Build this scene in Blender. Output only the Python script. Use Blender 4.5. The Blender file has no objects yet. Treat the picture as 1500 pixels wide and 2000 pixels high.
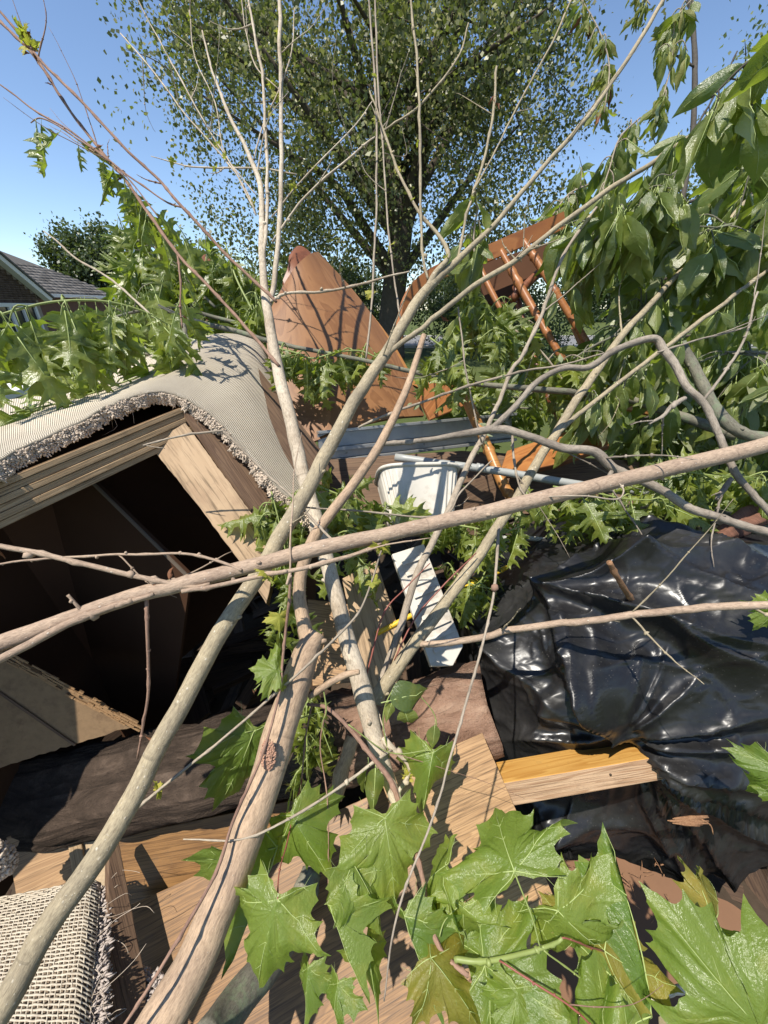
import bpy, math, random
import numpy as np
from mathutils import Vector, Matrix, noise
R = math.radians
random.seed(7)
rng = np.random.default_rng(7)
sc = bpy.context.scene
COL = sc.collection

# ------------------------------------------------------------------ camera, world, sun, exposure
CAM_Z, PITCH, F = 1.70, R(28), 751.0
CAM = Vector((0, 0, CAM_Z))
cd = bpy.data.cameras.new('camera')
cd.sensor_fit = 'VERTICAL'; cd.sensor_height = 36.0; cd.lens = 36.0 * F / 2000.0
cd.clip_start = 0.02; cd.clip_end = 600
cam = bpy.data.objects.new('camera', cd); COL.objects.link(cam)
cam.location = CAM; cam.rotation_euler = (R(90) - PITCH, 0, 0)
sc.camera = cam
TO_SUN = Vector((-0.32, -0.27, 0.90)).normalized()
w = bpy.data.worlds.new('World'); sc.world = w; w.use_nodes = True
nt = w.node_tree
sky = nt.nodes.new('ShaderNodeTexSky'); sky.sky_type = 'NISHITA'; sky.sun_disc = False
sky.sun_elevation = math.asin(TO_SUN.z); sky.sun_rotation = math.atan2(TO_SUN.x, TO_SUN.y)
sky.air_density = 1.0; sky.dust_density = 0.0; sky.ozone_density = 2.0; sky.altitude = 1500
bg = nt.nodes['Background']; bg.inputs['Strength'].default_value = 0.13
nt.links.new(sky.outputs[0], bg.inputs['Color'])
sd = bpy.data.lights.new('sun', 'SUN'); sd.energy = 5.0; sd.angle = R(0.53); sd.color = (1, .94, .84)
sun = bpy.data.objects.new('sun', sd); COL.objects.link(sun)
sun.rotation_euler = TO_SUN.to_track_quat('Z', 'Y').to_euler()
sc.view_settings.view_transform = 'Standard'; sc.view_settings.look = 'None'
sc.view_settings.exposure = 0.58; sc.view_settings.gamma = 1.0
sc.render.engine = 'CYCLES'
sc.cycles.max_bounces = 8; sc.cycles.transparent_max_bounces = 8

# ------------------------------------------------------------------ geometry helpers
FW = Vector((0, math.cos(PITCH), -math.sin(PITCH)))
UP = Vector((0, math.sin(PITCH), math.cos(PITCH)))
RT = Vector((1, 0, 0))
def ray(px, py): return RT * ((px - 750) / F) + UP * ((1000 - py) / F) + FW
def P(px, py, d): return CAM + ray(px, py) * d
class Plane:
    """plane through three measured points; gives the point of the plane along a sight line"""
    def __init__(s, a, b, c):
        s.o = P(*a); s.n = (P(*b) - s.o).cross(P(*c) - s.o).normalized()
        if s.n.dot(CAM - s.o) < 0: s.n = -s.n
    def at(s, px, py):
        r = ray(px, py); return CAM + r * ((s.o - CAM).dot(s.n) / r.dot(s.n))

def tag(o, label=None, cat=None, group=None, kind=None):
    if label: o['label'] = label
    if cat: o['category'] = cat
    if group: o['group'] = group
    if kind: o['kind'] = kind
    return o
def empty(name, loc, label, cat, group=None):
    o = bpy.data.objects.new(name, None); COL.objects.link(o); o.location = loc
    o.empty_display_size = .05
    return tag(o, label, cat, group)
def top_of(o):
    while o.parent: o = o.parent
    return o
class MB:
    """collects vertices, faces, uvs; build() links ONE mesh object"""
    def __init__(s): s.v = []; s.f = []; s.uv = []; s.m = []; s.col = None
    def add(s, vs, fs, uvs, mi=0):
        o = len(s.v); s.v += [tuple(x) for x in vs]
        for f, u in zip(fs, uvs):
            s.f.append([i + o for i in f]); s.uv.append(u); s.m.append(mi)
    def build(s, name, mats, parent=None, smooth=True):
        off = top_of(parent).location if parent else Vector((0, 0, 0))
        me = bpy.data.meshes.new(name)
        me.from_pydata([(x - off[0], y - off[1], z - off[2]) for x, y, z in s.v], [], s.f)
        ul = me.uv_layers.new(name='UVMap')
        ul.data.foreach_set('uv', [c for f in s.uv for q in f for c in q])
        if not isinstance(mats, (list, tuple)): mats = [mats]
        for m in mats: me.materials.append(m)
        me.polygons.foreach_set('material_index', s.m)
        me.polygons.foreach_set('use_smooth', [smooth] * len(s.f))
        me.update()
        ob = bpy.data.objects.new(name, me); COL.objects.link(ob)
        if parent: ob.parent = parent
        return ob
def catmull(pts, sub):
    """pts: list of tuples of floats (any length) -> resampled"""
    A = [np.array(p, float) for p in pts]
    if len(A) == 2: A = [A[0], (A[0] + A[1]) / 2, A[1]]
    A = [2 * A[0] - A[1]] + A + [2 * A[-1] - A[-2]]
    out = []
    for i in range(1, len(A) - 2):
        p0, p1, p2, p3 = A[i - 1:i + 3]
        for k in range(sub):
            t = k / sub
            out.append(.5 * (2 * p1 + (p2 - p0) * t + (2 * p0 - 5 * p1 + 4 * p2 - p3) * t * t + (3 * p1 - p0 - 3 * p2 + p3) * t ** 3))
    out.append(A[-2]); return out
def tube(mb, pts, n=8, sub=4, mi=0, rough=0.0, seed=0, kink=0.0):
    """pts: (x,y,z,r)"""
    C = catmull(pts, sub) if sub > 1 else [np.array(p, float) for p in pts]
    vs, fs, us = [], [], []
    prev = None; L = 0.0; Ls = []
    if kink:
        rk = random.Random(seed * 31 + len(C)); s_acc = 0.0; nxt = .03; org = [c.copy() for c in C]
        for i in range(1, len(C) - 1):
            ln = float(np.linalg.norm(org[i][:3] - org[i - 1][:3])); s_acc += ln; r_ = C[i][3]
            q = Vector(org[i][:3])
            C[i][:3] += np.array(noise.noise_vector(q * 13 + Vector((seed, 0, 0)))) * (.0016 + r_ * (.22 if r_ < .007 else .07)) * kink
            if s_acc > nxt:
                nxt = s_acc + rk.uniform(.035, .11); C[i][3] *= 1 + (.30 if r_ < .006 else .0)
                C[i][:3] += np.array([rk.gauss(0, 1), rk.gauss(0, 1), rk.gauss(0, 1)]) * r_ * (.22 if r_ < .007 else 0) * kink
    for i, c in enumerate(C):
        p = Vector(c[:3])
        a = Vector(C[max(i - 1, 0)][:3]); b = Vector(C[min(i + 1, len(C) - 1)][:3])
        t = (b - a)
        t = t.normalized() if t.length > 1e-9 else Vector((0, 0, 1))
        if prev is None:
            nrm = t.orthogonal().normalized()
        else:
            nrm = (prev - t * prev.dot(t))
            nrm = nrm.normalized() if nrm.length > 1e-6 else t.orthogonal().normalized()
        prev = nrm; bn = t.cross(nrm)
        if i: L += (p - Vector(C[i - 1][:3])).length
        Ls.append(L)
        for k in range(n):
            an = 2 * math.pi * k / n
            r = max(c[3], 2e-4)
            if rough:
                r *= 1 + rough * noise.noise(Vector((math.cos(an) * 1.2 + seed * 7.3, math.sin(an) * 1.2, L / max(c[3], .004) * .5 + seed)))
                if rough > .3: r *= 1 + rough * .45 * noise.noise(Vector((math.cos(an) * 5 + seed, math.sin(an) * 5, L * 30)))
            vs.append(p + (nrm * math.cos(an) + bn * math.sin(an)) * r)
    for i in range(len(C) - 1):
        per = 2 * math.pi * max(C[i][3], .003) / n
        for k in range(n):
            k2 = (k + 1) % n
            fs.append((i * n + k, i * n + k2, (i + 1) * n + k2, (i + 1) * n + k))
            us.append(((k * per, Ls[i]), ((k + 1) * per, Ls[i]), ((k + 1) * per, Ls[i + 1]), (k * per, Ls[i + 1])))
    m = (len(C) - 1) * n
    fs.append(tuple(range(n - 1, -1, -1))); us.append(tuple((math.cos(k) * .01, math.sin(k) * .01) for k in range(n)))
    fs.append(tuple(range(m, m + n))); us.append(tuple((math.cos(k) * .01, math.sin(k) * .01) for k in range(n)))
    mb.add(vs, fs, us, mi)
    return C
def W(pts, wdef=None):
    """(px,py,d,width px) -> (x,y,z,r)"""
    return [(*P(a, b, d), wd * (.64 if wd < 18 else .66 if wd < 80 else .72) * .5 * d / F) for a, b, d, wd in pts]
def box_data(mb, o, ux, uy, uz, mi=0):
    """parallelepiped with grain along ux"""
    vs = [o + ux * i + uy * j + uz * k for k in (0, 1) for j in (0, 1) for i in (0, 1)]
    fs = [(0, 2, 3, 1), (4, 5, 7, 6), (0, 1, 5, 4), (2, 6, 7, 3), (0, 4, 6, 2), (1, 3, 7, 5)]
    U, V, N = ux.normalized(), uy.normalized(), uz.normalized()
    us = [[(vs[i].dot(U), vs[i].dot(V) + .83 * vs[i].dot(N)) for i in f] for f in fs]
    if ux.cross(uy).dot(uz) < 0: fs = [f[::-1] for f in fs]; us = [u[::-1] for u in us]
    mb.add(vs, fs, us, mi)
def bevel(o, wd=.002, seg=2):
    m = o.modifiers.new('bevel', 'BEVEL'); m.width = wd; m.segments = seg; m.limit_method = 'ANGLE'; m.angle_limit = R(35)
    return o
def slab(mb, poly, thick, udir=None, mi=0, off=0.0, chip=0.0, seed=0):
    """poly: 3d points (flat); extruded away from the camera"""
    n = Vector((0, 0, 0))
    for i in range(len(poly)):
        n += (poly[i] - poly[0]).cross(poly[(i + 1) % len(poly)] - poly[0])
    n.normalize()
    if n.dot(CAM - poly[0]) < 0: n = -n
    if chip:
        q = []
        for i in range(len(poly)):
            a, b = poly[i], poly[(i + 1) % len(poly)]
            m = max(1, int((b - a).length / .012)); e = (b - a).normalized().cross(n)
            for k in range(m):
                t = k / m; p = a.lerp(b, t)
                if k: p = p + e * chip * noise.noise(p * 60 + Vector((seed, 0, 0)))
                q.append(p)
        poly = q
    u = (udir or (poly[1] - poly[0])).normalized(); v = n.cross(u)
    k = len(poly)
    vs = [p + n * off for p in poly] + [p + n * (off - thick) for p in poly]
    fs = [tuple(range(k)), tuple(range(2 * k - 1, k - 1, -1))]
    if (poly[1] - poly[0]).cross(poly[2] - poly[1]).dot(n) < 0: pass
    for i in range(k): fs.append((i, i + k, (i + 1) % k + k, (i + 1) % k))
    us = [[(vs[i].dot(u), vs[i].dot(v) + .9 * vs[i].dot(n)) for i in f] for f in fs]
    mb.add(vs, fs, us, mi)
def fix_normals(o):
    import bmesh
    bm = bmesh.new(); bm.from_mesh(o.data); bmesh.ops.recalc_face_normals(bm, faces=bm.faces); bm.to_mesh(o.data); bm.free()
    return o
def sheet(mb, S, nu, nv, thick=0, mi=0, usc=1, vsc=1, close=True):
    """grid surface S(u,v), u,v in 0..1, optional thickness below"""
    g = [[Vector(S(i / nu, j / nv)) for j in range(nv + 1)] for i in range(nu + 1)]
    vs, fs, us = [], [], []
    idx = lambda i, j: i * (nv + 1) + j
    for i in range(nu + 1): vs += g[i]
    for i in range(nu):
        for j in range(nv):
            fs.append((idx(i, j), idx(i + 1, j), idx(i + 1, j + 1), idx(i, j + 1)))
            us.append(((i / nu * usc, j / nv * vsc), ((i + 1) / nu * usc, j / nv * vsc), ((i + 1) / nu * usc, (j + 1) / nv * vsc), (i / nu * usc, (j + 1) / nv * vsc)))
    if thick:
        o = len(vs)
        for i in range(nu + 1):
            for j in range(nv + 1):
                a = g[min(i + 1, nu)][j] - g[max(i - 1, 0)][j]; b = g[i][min(j + 1, nv)] - g[i][max(j - 1, 0)]
                n = a.cross(b); n = n.normalized() if n.length > 1e-9 else Vector((0, 0, 1))
                vs.append(g[i][j] - n * thick)
        for i in range(nu):
            for j in range(nv):
                fs.append((o + idx(i, j), o + idx(i, j + 1), o + idx(i + 1, j + 1), o + idx(i + 1, j)))
                q4 = us[i * nv + j]; us.append((q4[0], q4[3], q4[2], q4[1]))
        ring = [idx(i, 0) for i in range(nu)] + [idx(nu, j) for j in range(nv)] + [idx(i, nv) for i in range(nu, 0, -1)] + [idx(0, j) for j in range(nv, 0, -1)]
        for k in range(len(ring)):
            a, b = ring[k], ring[(k + 1) % len(ring)]
            fs.append((b, a, o + a, o + b)); us.append(((0, 0), (.02, 0), (.02, .02), (0, .02)))
    mb.add(vs, fs, us, mi)
    return g
ICO = None
def ico():
    global ICO
    if ICO is None:
        t = (1 + 5 ** .5) / 2
        v = [Vector(x).normalized() for x in [(-1, t, 0), (1, t, 0), (-1, -t, 0), (1, -t, 0), (0, -1, t), (0, 1, t), (0, -1, -t), (0, 1, -t), (t, 0, -1), (t, 0, 1), (-t, 0, -1), (-t, 0, 1)]]
        f = [(0, 11, 5), (0, 5, 1), (0, 1, 7), (0, 7, 10), (0, 10, 11), (1, 5, 9), (5, 11, 4), (11, 10, 2), (10, 7, 6), (7, 1, 8), (3, 9, 4), (3, 4, 2), (3, 2, 6), (3, 6, 8), (3, 8, 9), (4, 9, 5), (2, 4, 11), (6, 2, 10), (8, 6, 7), (9, 8, 1)]
        ICO = (v, f)
    return ICO
def fibre(mb, c, d, ln, r=.0015):
    d = (d + rvec() * .5).normalized() * ln; e = rvec() * ln * .3
    tube(mb, [(*c, r), (*(c + d * .6 + e), r * .9), (*(c + d + e * 1.6), r * .4)], 4, 1)
def tuft(mb, c, r, mi=0):
    v, f = ico()
    q = Matrix.Rotation(random.uniform(0, 6.28), 3, Vector((random.gauss(0, 1), random.gauss(0, 1), random.gauss(0, 1))).normalized())
    s = Vector((random.uniform(.7, 1.3), random.uniform(.7, 1.3), random.uniform(.7, 1.4))) * r
    vs = [c + q @ Vector((a.x * s.x, a.y * s.y, a.z * s.z)) * random.uniform(.8, 1.2) for a in v]
    u = ((random.random(), random.random()),) * 3
    mb.add(vs, f, [u] * 20, mi)

# ------------------------------------------------------------------ materials
class NB:
    def __init__(s, name, rough=.6, spec=.4):
        s.m = bpy.data.materials.new(name); s.m.use_nodes = True; s.t = s.m.node_tree
        s.b = s.t.nodes['Principled BSDF']; s.b.inputs['Roughness'].default_value = rough
        s.b.inputs['Specular IOR Level'].default_value = spec
    def n(s, ty, **k):
        x = s.t.nodes.new(ty)
        for a, b in k.items(): setattr(x, a, b)
        return x
    def l(s, a, b): s.t.links.new(a, b)
    def coord(s, kind='UV', scale=(1, 1, 1), rot=(0, 0, 0)):
        c = s.n('ShaderNodeTexCoord'); mp = s.n('ShaderNodeMapping')
        mp.inputs['Scale'].default_value = scale; mp.inputs['Rotation'].default_value = rot
        s.l(c.outputs[kind], mp.inputs[0]); return mp.outputs[0]
    def noise(s, co, scale=5, det=4, rough=.6, dist=0):
        x = s.n('ShaderNodeTexNoise'); x.inputs['Scale'].default_value = scale; x.inputs['Detail'].default_value = det
        x.inputs['Roughness'].default_value = rough; x.inputs['Distortion'].default_value = dist
        s.l(co, x.inputs['Vector']); return x.outputs['Fac']
    def vor(s, co, scale=5, feat='F1', out='Distance', rnd=1):
        x = s.n('ShaderNodeTexVoronoi', feature=feat); x.inputs['Scale'].default_value = scale
        x.inputs['Randomness'].default_value = rnd; s.l(co, x.inputs['Vector']); return x.outputs[out]
    def ramp(s, fac, stops):
        x = s.n('ShaderNodeValToRGB'); e = x.color_ramp.elements
        while len(e) < len(stops): e.new(.5)
        for el, (p, c) in zip(e, stops):
            el.position = p; el.color = (*c, 1) if len(c) == 3 else c
        s.l(fac, x.inputs[0]); return x.outputs[0]
    def mix(s, a, b, fac, mode='MIX'):
        x = s.n('ShaderNodeMix', data_type='RGBA', blend_type=mode)
        for sock, val in ((x.inputs[0], fac), (x.inputs[6], a), (x.inputs[7], b)):
            if hasattr(val, 'links'): s.l(val, sock)
            elif isinstance(val, (int, float)): sock.default_value = val
            else: sock.default_value = (*val, 1)
        return x.outputs[2]
    def math(s, op, a, b=0.0):
        x = s.n('ShaderNodeMath', operation=op)
        for sock, val in ((x.inputs[0], a), (x.inputs[1], b)):
            if hasattr(val, 'links'): s.l(val, sock)
            else: sock.default_value = val
        return x.outputs[0]
    def bump(s, h, st=.5, dist=.002, prev=None):
        x = s.n('ShaderNodeBump'); x.inputs['Strength'].default_value = st; x.inputs['Distance'].default_value = dist
        s.l(h, x.inputs['Height'])
        if prev: s.l(prev, x.inputs['Normal'])
        s.l(x.outputs[0], s.b.inputs['Normal']); return x.outputs[0]
    def color(s, c): s.l(c, s.b.inputs['Base Color']) if hasattr(c, 'links') else setattr(s.b.inputs['Base Color'], 'default_value', (*c, 1)); return s
    def rnd(s): return s.n('ShaderNodeObjectInfo').outputs['Random']

def bark(name, c1, c2, len_col=(.55, .5, .42), dots=55, dot_size=.16, moss=None, fine=1.0):
    b = NB(name, .8, .2)
    ob = b.coord('Object')
    n1 = b.noise(b.coord('UV', (1, .30, 1)), 210 * fine, 6, .75); n2 = b.noise(ob, 8, 5, .65); n3 = b.noise(b.coord('UV', (1, .12, 1)), 700 * fine, 3, .7)
    c1 = [x * 1.18 for x in c1]; c = b.mix(c1, c2, b.ramp(n2, [(.38, (0, 0, 0)), (.72, (1, 1, 1))]))
    c = b.mix(c, b.ramp(n1, [(.28, (.55, .52, .50)), (.5, (1, 1, 1)), (.72, (1.28, 1.25, 1.2))]), 1.0, 'MULTIPLY')
    c = b.mix(c, b.ramp(n3, [(.3, (.62, .6, .58)), (.55, (1.05, 1.05, 1.05))]), .8, 'MULTIPLY')
    blot = b.ramp(b.noise(ob, 30, 5, .7, .8), [(.60, (0, 0, 0)), (.70, (.55, .55, .55))])
    c = b.mix(c, [x * .45 for x in c2], blot)
    ring = b.ramp(b.noise(b.coord('UV', (2, 60, 1)), 1.0, 2, .5), [(.66, (0, 0, 0)), (.70, (.45, .45, .45)), (.74, (0, 0, 0))])
    c = b.mix(c, [x * .4 for x in c2], ring)
    if moss: c = b.mix(c, moss, b.ramp(b.noise(ob, 22, 5, .7), [(.52, (0, 0, 0)), (.62, (.8, .8, .8))]))
    d = None
    for sc_, sz in ((dots, dot_size), (dots * 2.3, dot_size * .9)):
        vo = b.vor(b.coord('UV', (1, .75, 1)), sc_)
        e = b.ramp(vo, [(sz * .55, (1, 1, 1)), (sz, (0, 0, 0))])
        keep = b.ramp(b.noise(ob, 26 + sc_ * .1, 2), [(.44, (0, 0, 0)), (.54, (1, 1, 1))])
        e = b.mix((0, 0, 0), e, keep); d = e if d is None else b.mix(d, e, 1.0, 'LIGHTEN')
    c = b.mix(c, len_col, b.math('MULTIPLY', d, .8)); b.color(c)
    p = b.bump(n1, .6, .0022); p = b.bump(n3, .4, .0008, p); b.bump(d, .6, .0014, p)
    return b.m
def wood(name, c1, c2, c3=None, gs=38, rough=.5, spec=.35, bumpd=.0006, pores=True, ring=1.0):
    b = NB(name, rough, spec)
    g0 = b.coord('UV', (1.2, gs * .45, 1)); big = b.noise(g0, 1.6, 3, .5, ring * 1.2)
    wv = b.math('FRACT', b.math('MULTIPLY', big, 7.0))
    fine = b.noise(b.coord('UV', (6, gs * 9, 1)), 1.0, 4, .65)
    c = b.mix(c1, c2, b.ramp(wv, [(0, (0, 0, 0)), (.55, (.55, .55, .55)), (.9, (1, 1, 1)), (1, (.1, .1, .1))]))
    if c3: c = b.mix(c, c3, b.ramp(b.noise(b.coord('Object'), 7, 4), [(.5, (0, 0, 0)), (.7, (.7, .7, .7))]))
    if pores: c = b.mix(c, [x * .35 for x in c2], b.ramp(fine, [(.50, (0, 0, 0)), (.66, (.9, .9, .9))]))
    dirt = b.ramp(b.noise(b.coord('Object'), 30, 6, .75), [(.58, (0, 0, 0)), (.75, (.35, .35, .35))])
    c = b.mix(c, (.09, .07, .05), dirt)
    b.color(c); b.bump(fine, .5, bumpd)
    return b.m
def leafmat(name, top, top2, under, trans=.38, rough=.38, spec=.5, hue_var=1.0):
    b = NB(name, rough, spec)
    ob = b.coord('Object'); r = b.rnd()
    n = b.noise(ob, 2.2, 5, .6)
    c = b.mix(top, top2, r)
    c = b.mix(c, [top2[0] * 1.7, top2[1] * 1.3, top2[2] * 1.3], b.ramp(n, [(.5, (0, 0, 0)), (.75, (.6, .6, .6))]))
    c = b.mix(c, (.20, .13, .05), b.ramp(b.noise(ob, 7, 5, .75), [(.68, (0, 0, 0)), (.76, (.6, .6, .6))]))
    geo = b.n('ShaderNodeNewGeometry')
    c = b.mix(c, under, b.math('MULTIPLY', geo.outputs['Backfacing'], .75))
    b.color(c)
    fine = b.noise(ob, 26, 3, .6); c2_ = b.noise(ob, 9, 4, .7); b.bump(b.math('ADD', fine, b.math('MULTIPLY', c2_, 1.2)), .28, .008)
    tr = b.n('ShaderNodeBsdfTranslucent'); tc = b.mix(c, (.55, .75, .06), .45); tc = b.mix(tc, (1.6, 1.6, 1.3), 1.0, 'MULTIPLY')
    b.l(tc, tr.inputs[0])
    mx = b.n('ShaderNodeMixShader'); mx.inputs[0].default_value = trans
    out = b.t.nodes['Material Output']
    b.l(b.b.outputs[0], mx.inputs[1]); b.l(tr.outputs[0], mx.inputs[2]); b.l(mx.outputs[0], out.inputs[0])
    return b.m
def plain(name, c, rough=.5, spec=.4, var=.25, scale=20, bumpd=0, metal=0, dirt=None):
    b = NB(name, rough, spec); b.b.inputs['Metallic'].default_value = metal
    co = b.coord('Object'); n = b.noise(co, scale, 5, .65)
    cc = b.mix([x * (1 - var) for x in c], [min(1, x * (1 + var)) for x in c], n)
    if dirt: cc = b.mix(cc, dirt, b.ramp(b.noise(co, scale * .6, 6, .75), [(.5, (0, 0, 0)), (.72, (.8, .8, .8))]))
    b.color(cc)
    if bumpd: b.bump(n, .6, bumpd)
    return b.m
M = {}
M['bark_tan'] = bark('bark_tan', (.34, .255, .185), (.26, .185, .135), (.52, .45, .37), 95, .17)
M['bark_olive'] = bark('bark_olive', (.30, .25, .165), (.22, .185, .13), (.58, .52, .41), 85, .2)
M['bark_base'] = bark('bark_base', (.37, .265, .175), (.26, .185, .13), (.46, .37, .28), 150, .12)
M['bark_white'] = bark('bark_white', (.43, .37, .285), (.31, .245, .175), (.18, .14, .1), 120, .14)
M['bark_grey'] = bark('bark_grey', (.27, .23, .185), (.155, .13, .105), (.36, .33, .27), 90, .12)
M['bark_moss'] = bark('bark_moss', (.17, .16, .12), (.09, .085, .07), (.25, .27, .2), 80, .1, moss=(.16, .19, .12))
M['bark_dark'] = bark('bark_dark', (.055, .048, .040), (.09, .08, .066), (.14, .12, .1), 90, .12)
M['bark_red'] = bark('bark_red', (.25, .155, .11), (.17, .10, .075), (.38, .3, .24), 90, .12)
M['twig_grey'] = bark('twig_grey', (.31, .26, .20), (.21, .17, .13), (.45, .4, .32), 120, .12)
M['twig_green'] = plain('twig_green', (.20, .24, .07), .5, .4)
M['petiole_red'] = plain('petiole_red', (.22, .07, .05), .5, .4)
M['vein'] = plain('vein', (.30, .36, .13), .5, .3)
M['oak'] = leafmat('oak_leaf', (.075, .105, .018), (.170, .198, .032), (.21, .235, .095), .27, .33, .6)
M['oval'] = leafmat('oval_leaf', (.060, .090, .025), (.155, .180, .042), (.30, .31, .20), .27, .33, .6)
M['maple'] = leafmat('maple_leaf', (.095, .155, .028), (.175, .225, .042), (.21, .26, .09), .38, .34, .55)
M['maple_olive_shade'] = leafmat('maple_leaf_olive_shade', (.16, .15, .025), (.20, .175, .035), (.2, .19, .07), .35, .4, .4)  # olive tone puts shadow into the colour of these maple leaves
M['wilt'] = leafmat('wilted_leaf', (.14, .17, .04), (.19, .18, .055), (.26, .26, .13), .3, .5, .3)
M['deadleaf'] = plain('dead_leaf', (.16, .07, .035), .7, .2, .5)
M['bud'] = leafmat('opening_leaf', (.26, .27, .05), (.36, .32, .06), (.3, .3, .1), .3, .5, .3)
M['palegreen'] = leafmat('pale_small_leaf', (.20, .24, .14), (.26, .29, .18), (.3, .33, .22), .3, .5, .3)
M['oak_wood'] = wood('oak_wood', (.245, .128, .046), (.155, .078, .028))
M['oak_pale'] = wood('oak_pale', (.37, .225, .11), (.26, .15, .07), gs=34)
M['oak_orange'] = wood('oak_orange', (.58, .33, .09), (.45, .22, .05), gs=16, pores=False, ring=1.5)
M['end_grain'] = wood('end_grain', (.44, .30, .19), (.30, .18, .105), gs=55, rough=.8, spec=.1, bumpd=.002)
M['red_wood'] = wood('red_wood', (.25, .120, .048), (.18, .080, .030), gs=14, rough=.45, spec=.4, pores=False)
M['red_wood2'] = wood('red_wood2', (.20, .072, .030), (.14, .048, .02), gs=12, rough=.45, spec=.4, pores=False)
M['chair_wood'] = wood('chair_wood', (.33, .135, .045), (.23, .085, .028), gs=12, rough=.4, spec=.4, pores=False)
M['gold_wood'] = wood('gold_wood', (.42, .20, .06), (.28, .12, .035), gs=14, rough=.35, pores=False)
M['ply'] = wood('ply', (.40, .285, .175), (.36, .25, .15), (.27, .18, .11), gs=12, rough=.75, spec=.2, pores=True, bumpd=.001)
M['ply_edge'] = wood('ply_edge', (.44, .31, .18), (.30, .20, .11), gs=70, rough=.8, spec=.15, bumpd=.0015)
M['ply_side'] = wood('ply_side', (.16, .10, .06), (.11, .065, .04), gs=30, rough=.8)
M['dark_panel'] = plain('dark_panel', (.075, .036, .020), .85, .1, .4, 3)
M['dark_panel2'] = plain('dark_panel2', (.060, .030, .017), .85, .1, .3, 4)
M['chipboard'] = plain('chipboard', (.24, .155, .085), .8, .15, .25, 60, .001, dirt=(.14, .085, .05))
M['board_core'] = plain('board_core', (.30, .18, .09), .9, .1, .5, 130, .003)
M['timber'] = None
M['white_plastic'] = plain('white_plastic', (.54, .505, .44), .5, .35, .12, 14, .0005, dirt=(.24, .19, .135))
M['aluminium'] = plain('aluminium', (.36, .36, .345), .42, .5, .15, 30, 0, .6, dirt=(.3, .29, .27))
M['grey_pvc'] = plain('grey_pvc', (.30, .305, .285), .4, .45, .1, 14, 0, dirt=(.27, .28, .27))
M['yellow'] = plain('yellow_plastic', (.62, .40, .03), .4, .45, .15)
M['pile'] = plain('carpet_pile', (.50, .41, .32), .95, .05, .35, 40, .002)
M['shag'] = plain('carpet_shag', (.40, .345, .31), .95, .05, .3, 50, .002)
M['paper'] = plain('brown_paper', (.17, .092, .052), .8, .2, .2, 10, .001, dirt=(.17, .09, .05))
M['soil'] = plain('soil', (.055, .040, .028), .95, .1, .5, 20, .01)
M['splinter'] = wood('splinter', (.30, .165, .085), (.2, .1, .05), gs=60, rough=.85)
M['foam'] = plain('foam_board', (.56, .47, .27), .9, .1, .3, 90, .001, dirt=(.45, .36, .18))
def m_timber():
    b = NB('timber', .9, .15)
    ob = b.coord('Object'); st = b.coord('UV', (5, 40, 1))
    n = b.noise(st, 1.6, 7, .75, .6); n2 = b.noise(ob, 5, 5, .65); n3 = b.noise(ob, 70, 4, .7)
    c = b.ramp(n, [(.3, (.016, .012, .009)), (.55, (.065, .046, .034)), (.75, (.15, .108, .08))])
    sep = b.n('ShaderNodeSeparateXYZ'); b.l(b.coord('Object'), sep.inputs[0])
    brown = b.ramp(n, [(.3, (.10, .055, .035)), (.5, (.24, .145, .10)), (.75, (.36, .25, .18))])
    fac = b.ramp(b.math('MULTIPLY', b.math('ADD', sep.outputs[0], b.math('MULTIPLY', n2, .6)), .5), [(.66, (0, 0, 0)), (.76, (1, 1, 1))])
    c = b.mix(c, brown, fac); c = b.mix(c, (.5, .5, .5), n3, 'OVERLAY')
    b.color(c); p = b.bump(n, 1.0, .016); b.bump(n3, .8, .006, p)
    return b.m
M['timber'] = m_timber()
def m_bag():
    b = NB('bag_plastic', .26, .5)
    ob = b.coord('Object')
    dust = b.ramp(b.vor(ob, 130), [(.05, (1, 1, 1)), (.12, (0, 0, 0))])
    dust = b.mix((0, 0, 0), dust, b.ramp(b.noise(ob, 7, 4, .7), [(.46, (0, 0, 0)), (.62, (1, 1, 1))]))
    sm = b.ramp(b.noise(ob, 6, 6, .7), [(.45, (0, 0, 0)), (.75, (1, 1, 1))])
    c = b.mix((.010, .010, .011), (.034, .033, .032), sm); c = b.mix(c, (.22, .20, .18), dust); b.color(c)
    rg = b.ramp(b.noise(ob, 9, 5, .7), [(.3, (.25, .25, .25)), (.7, (.46, .46, .46))]); b.l(rg, b.b.inputs['Roughness'])
    h = b.noise(ob, 11, 3, .5, 1.0); p = b.bump(h, .25, .008); p = b.bump(b.noise(b.coord('Object', (14, 70, 40), (.3, .2, .5)), 1, 3, .5, .6), .18, .002, p)
    b.bump(dust, .4, .001, p)
    return b.m
M['bag'] = m_bag()
def m_carpet():
    b = NB('carpet_backing', .95, .05)
    uv = b.coord('UV'); sep = b.n('ShaderNodeSeparateXYZ'); b.l(uv, sep.inputs[0])
    nn = b.noise(b.coord('Object'), 60, 3)
    a = b.math('ADD', b.math('MULTIPLY', sep.outputs[0], 760), b.math('MULTIPLY', nn, 1.0)); rib = b.math('ABSOLUTE', b.math('SINE', a))
    c2 = b.math('ABSOLUTE', b.math('SINE', b.math('MULTIPLY', sep.outputs[1], 700)))
    h = b.math('MULTIPLY', b.math('POWER', rib, .8), b.math('ADD', b.math('MULTIPLY', c2, .45), .55))
    c = b.ramp(h, [(.05, (.30, .245, .18)), (.36, (.57, .50, .39)), (1, (.70, .625, .50))])
    st = b.ramp(b.noise(b.coord('Object'), 5, 6, .7), [(.42, (0, 0, 0)), (.75, (.5, .5, .5))])
    c = b.mix(c, (.36, .30, .23), st); b.color(c); b.bump(h, .9, .005)
    return b.m
M['carpet'] = m_carpet()

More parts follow.
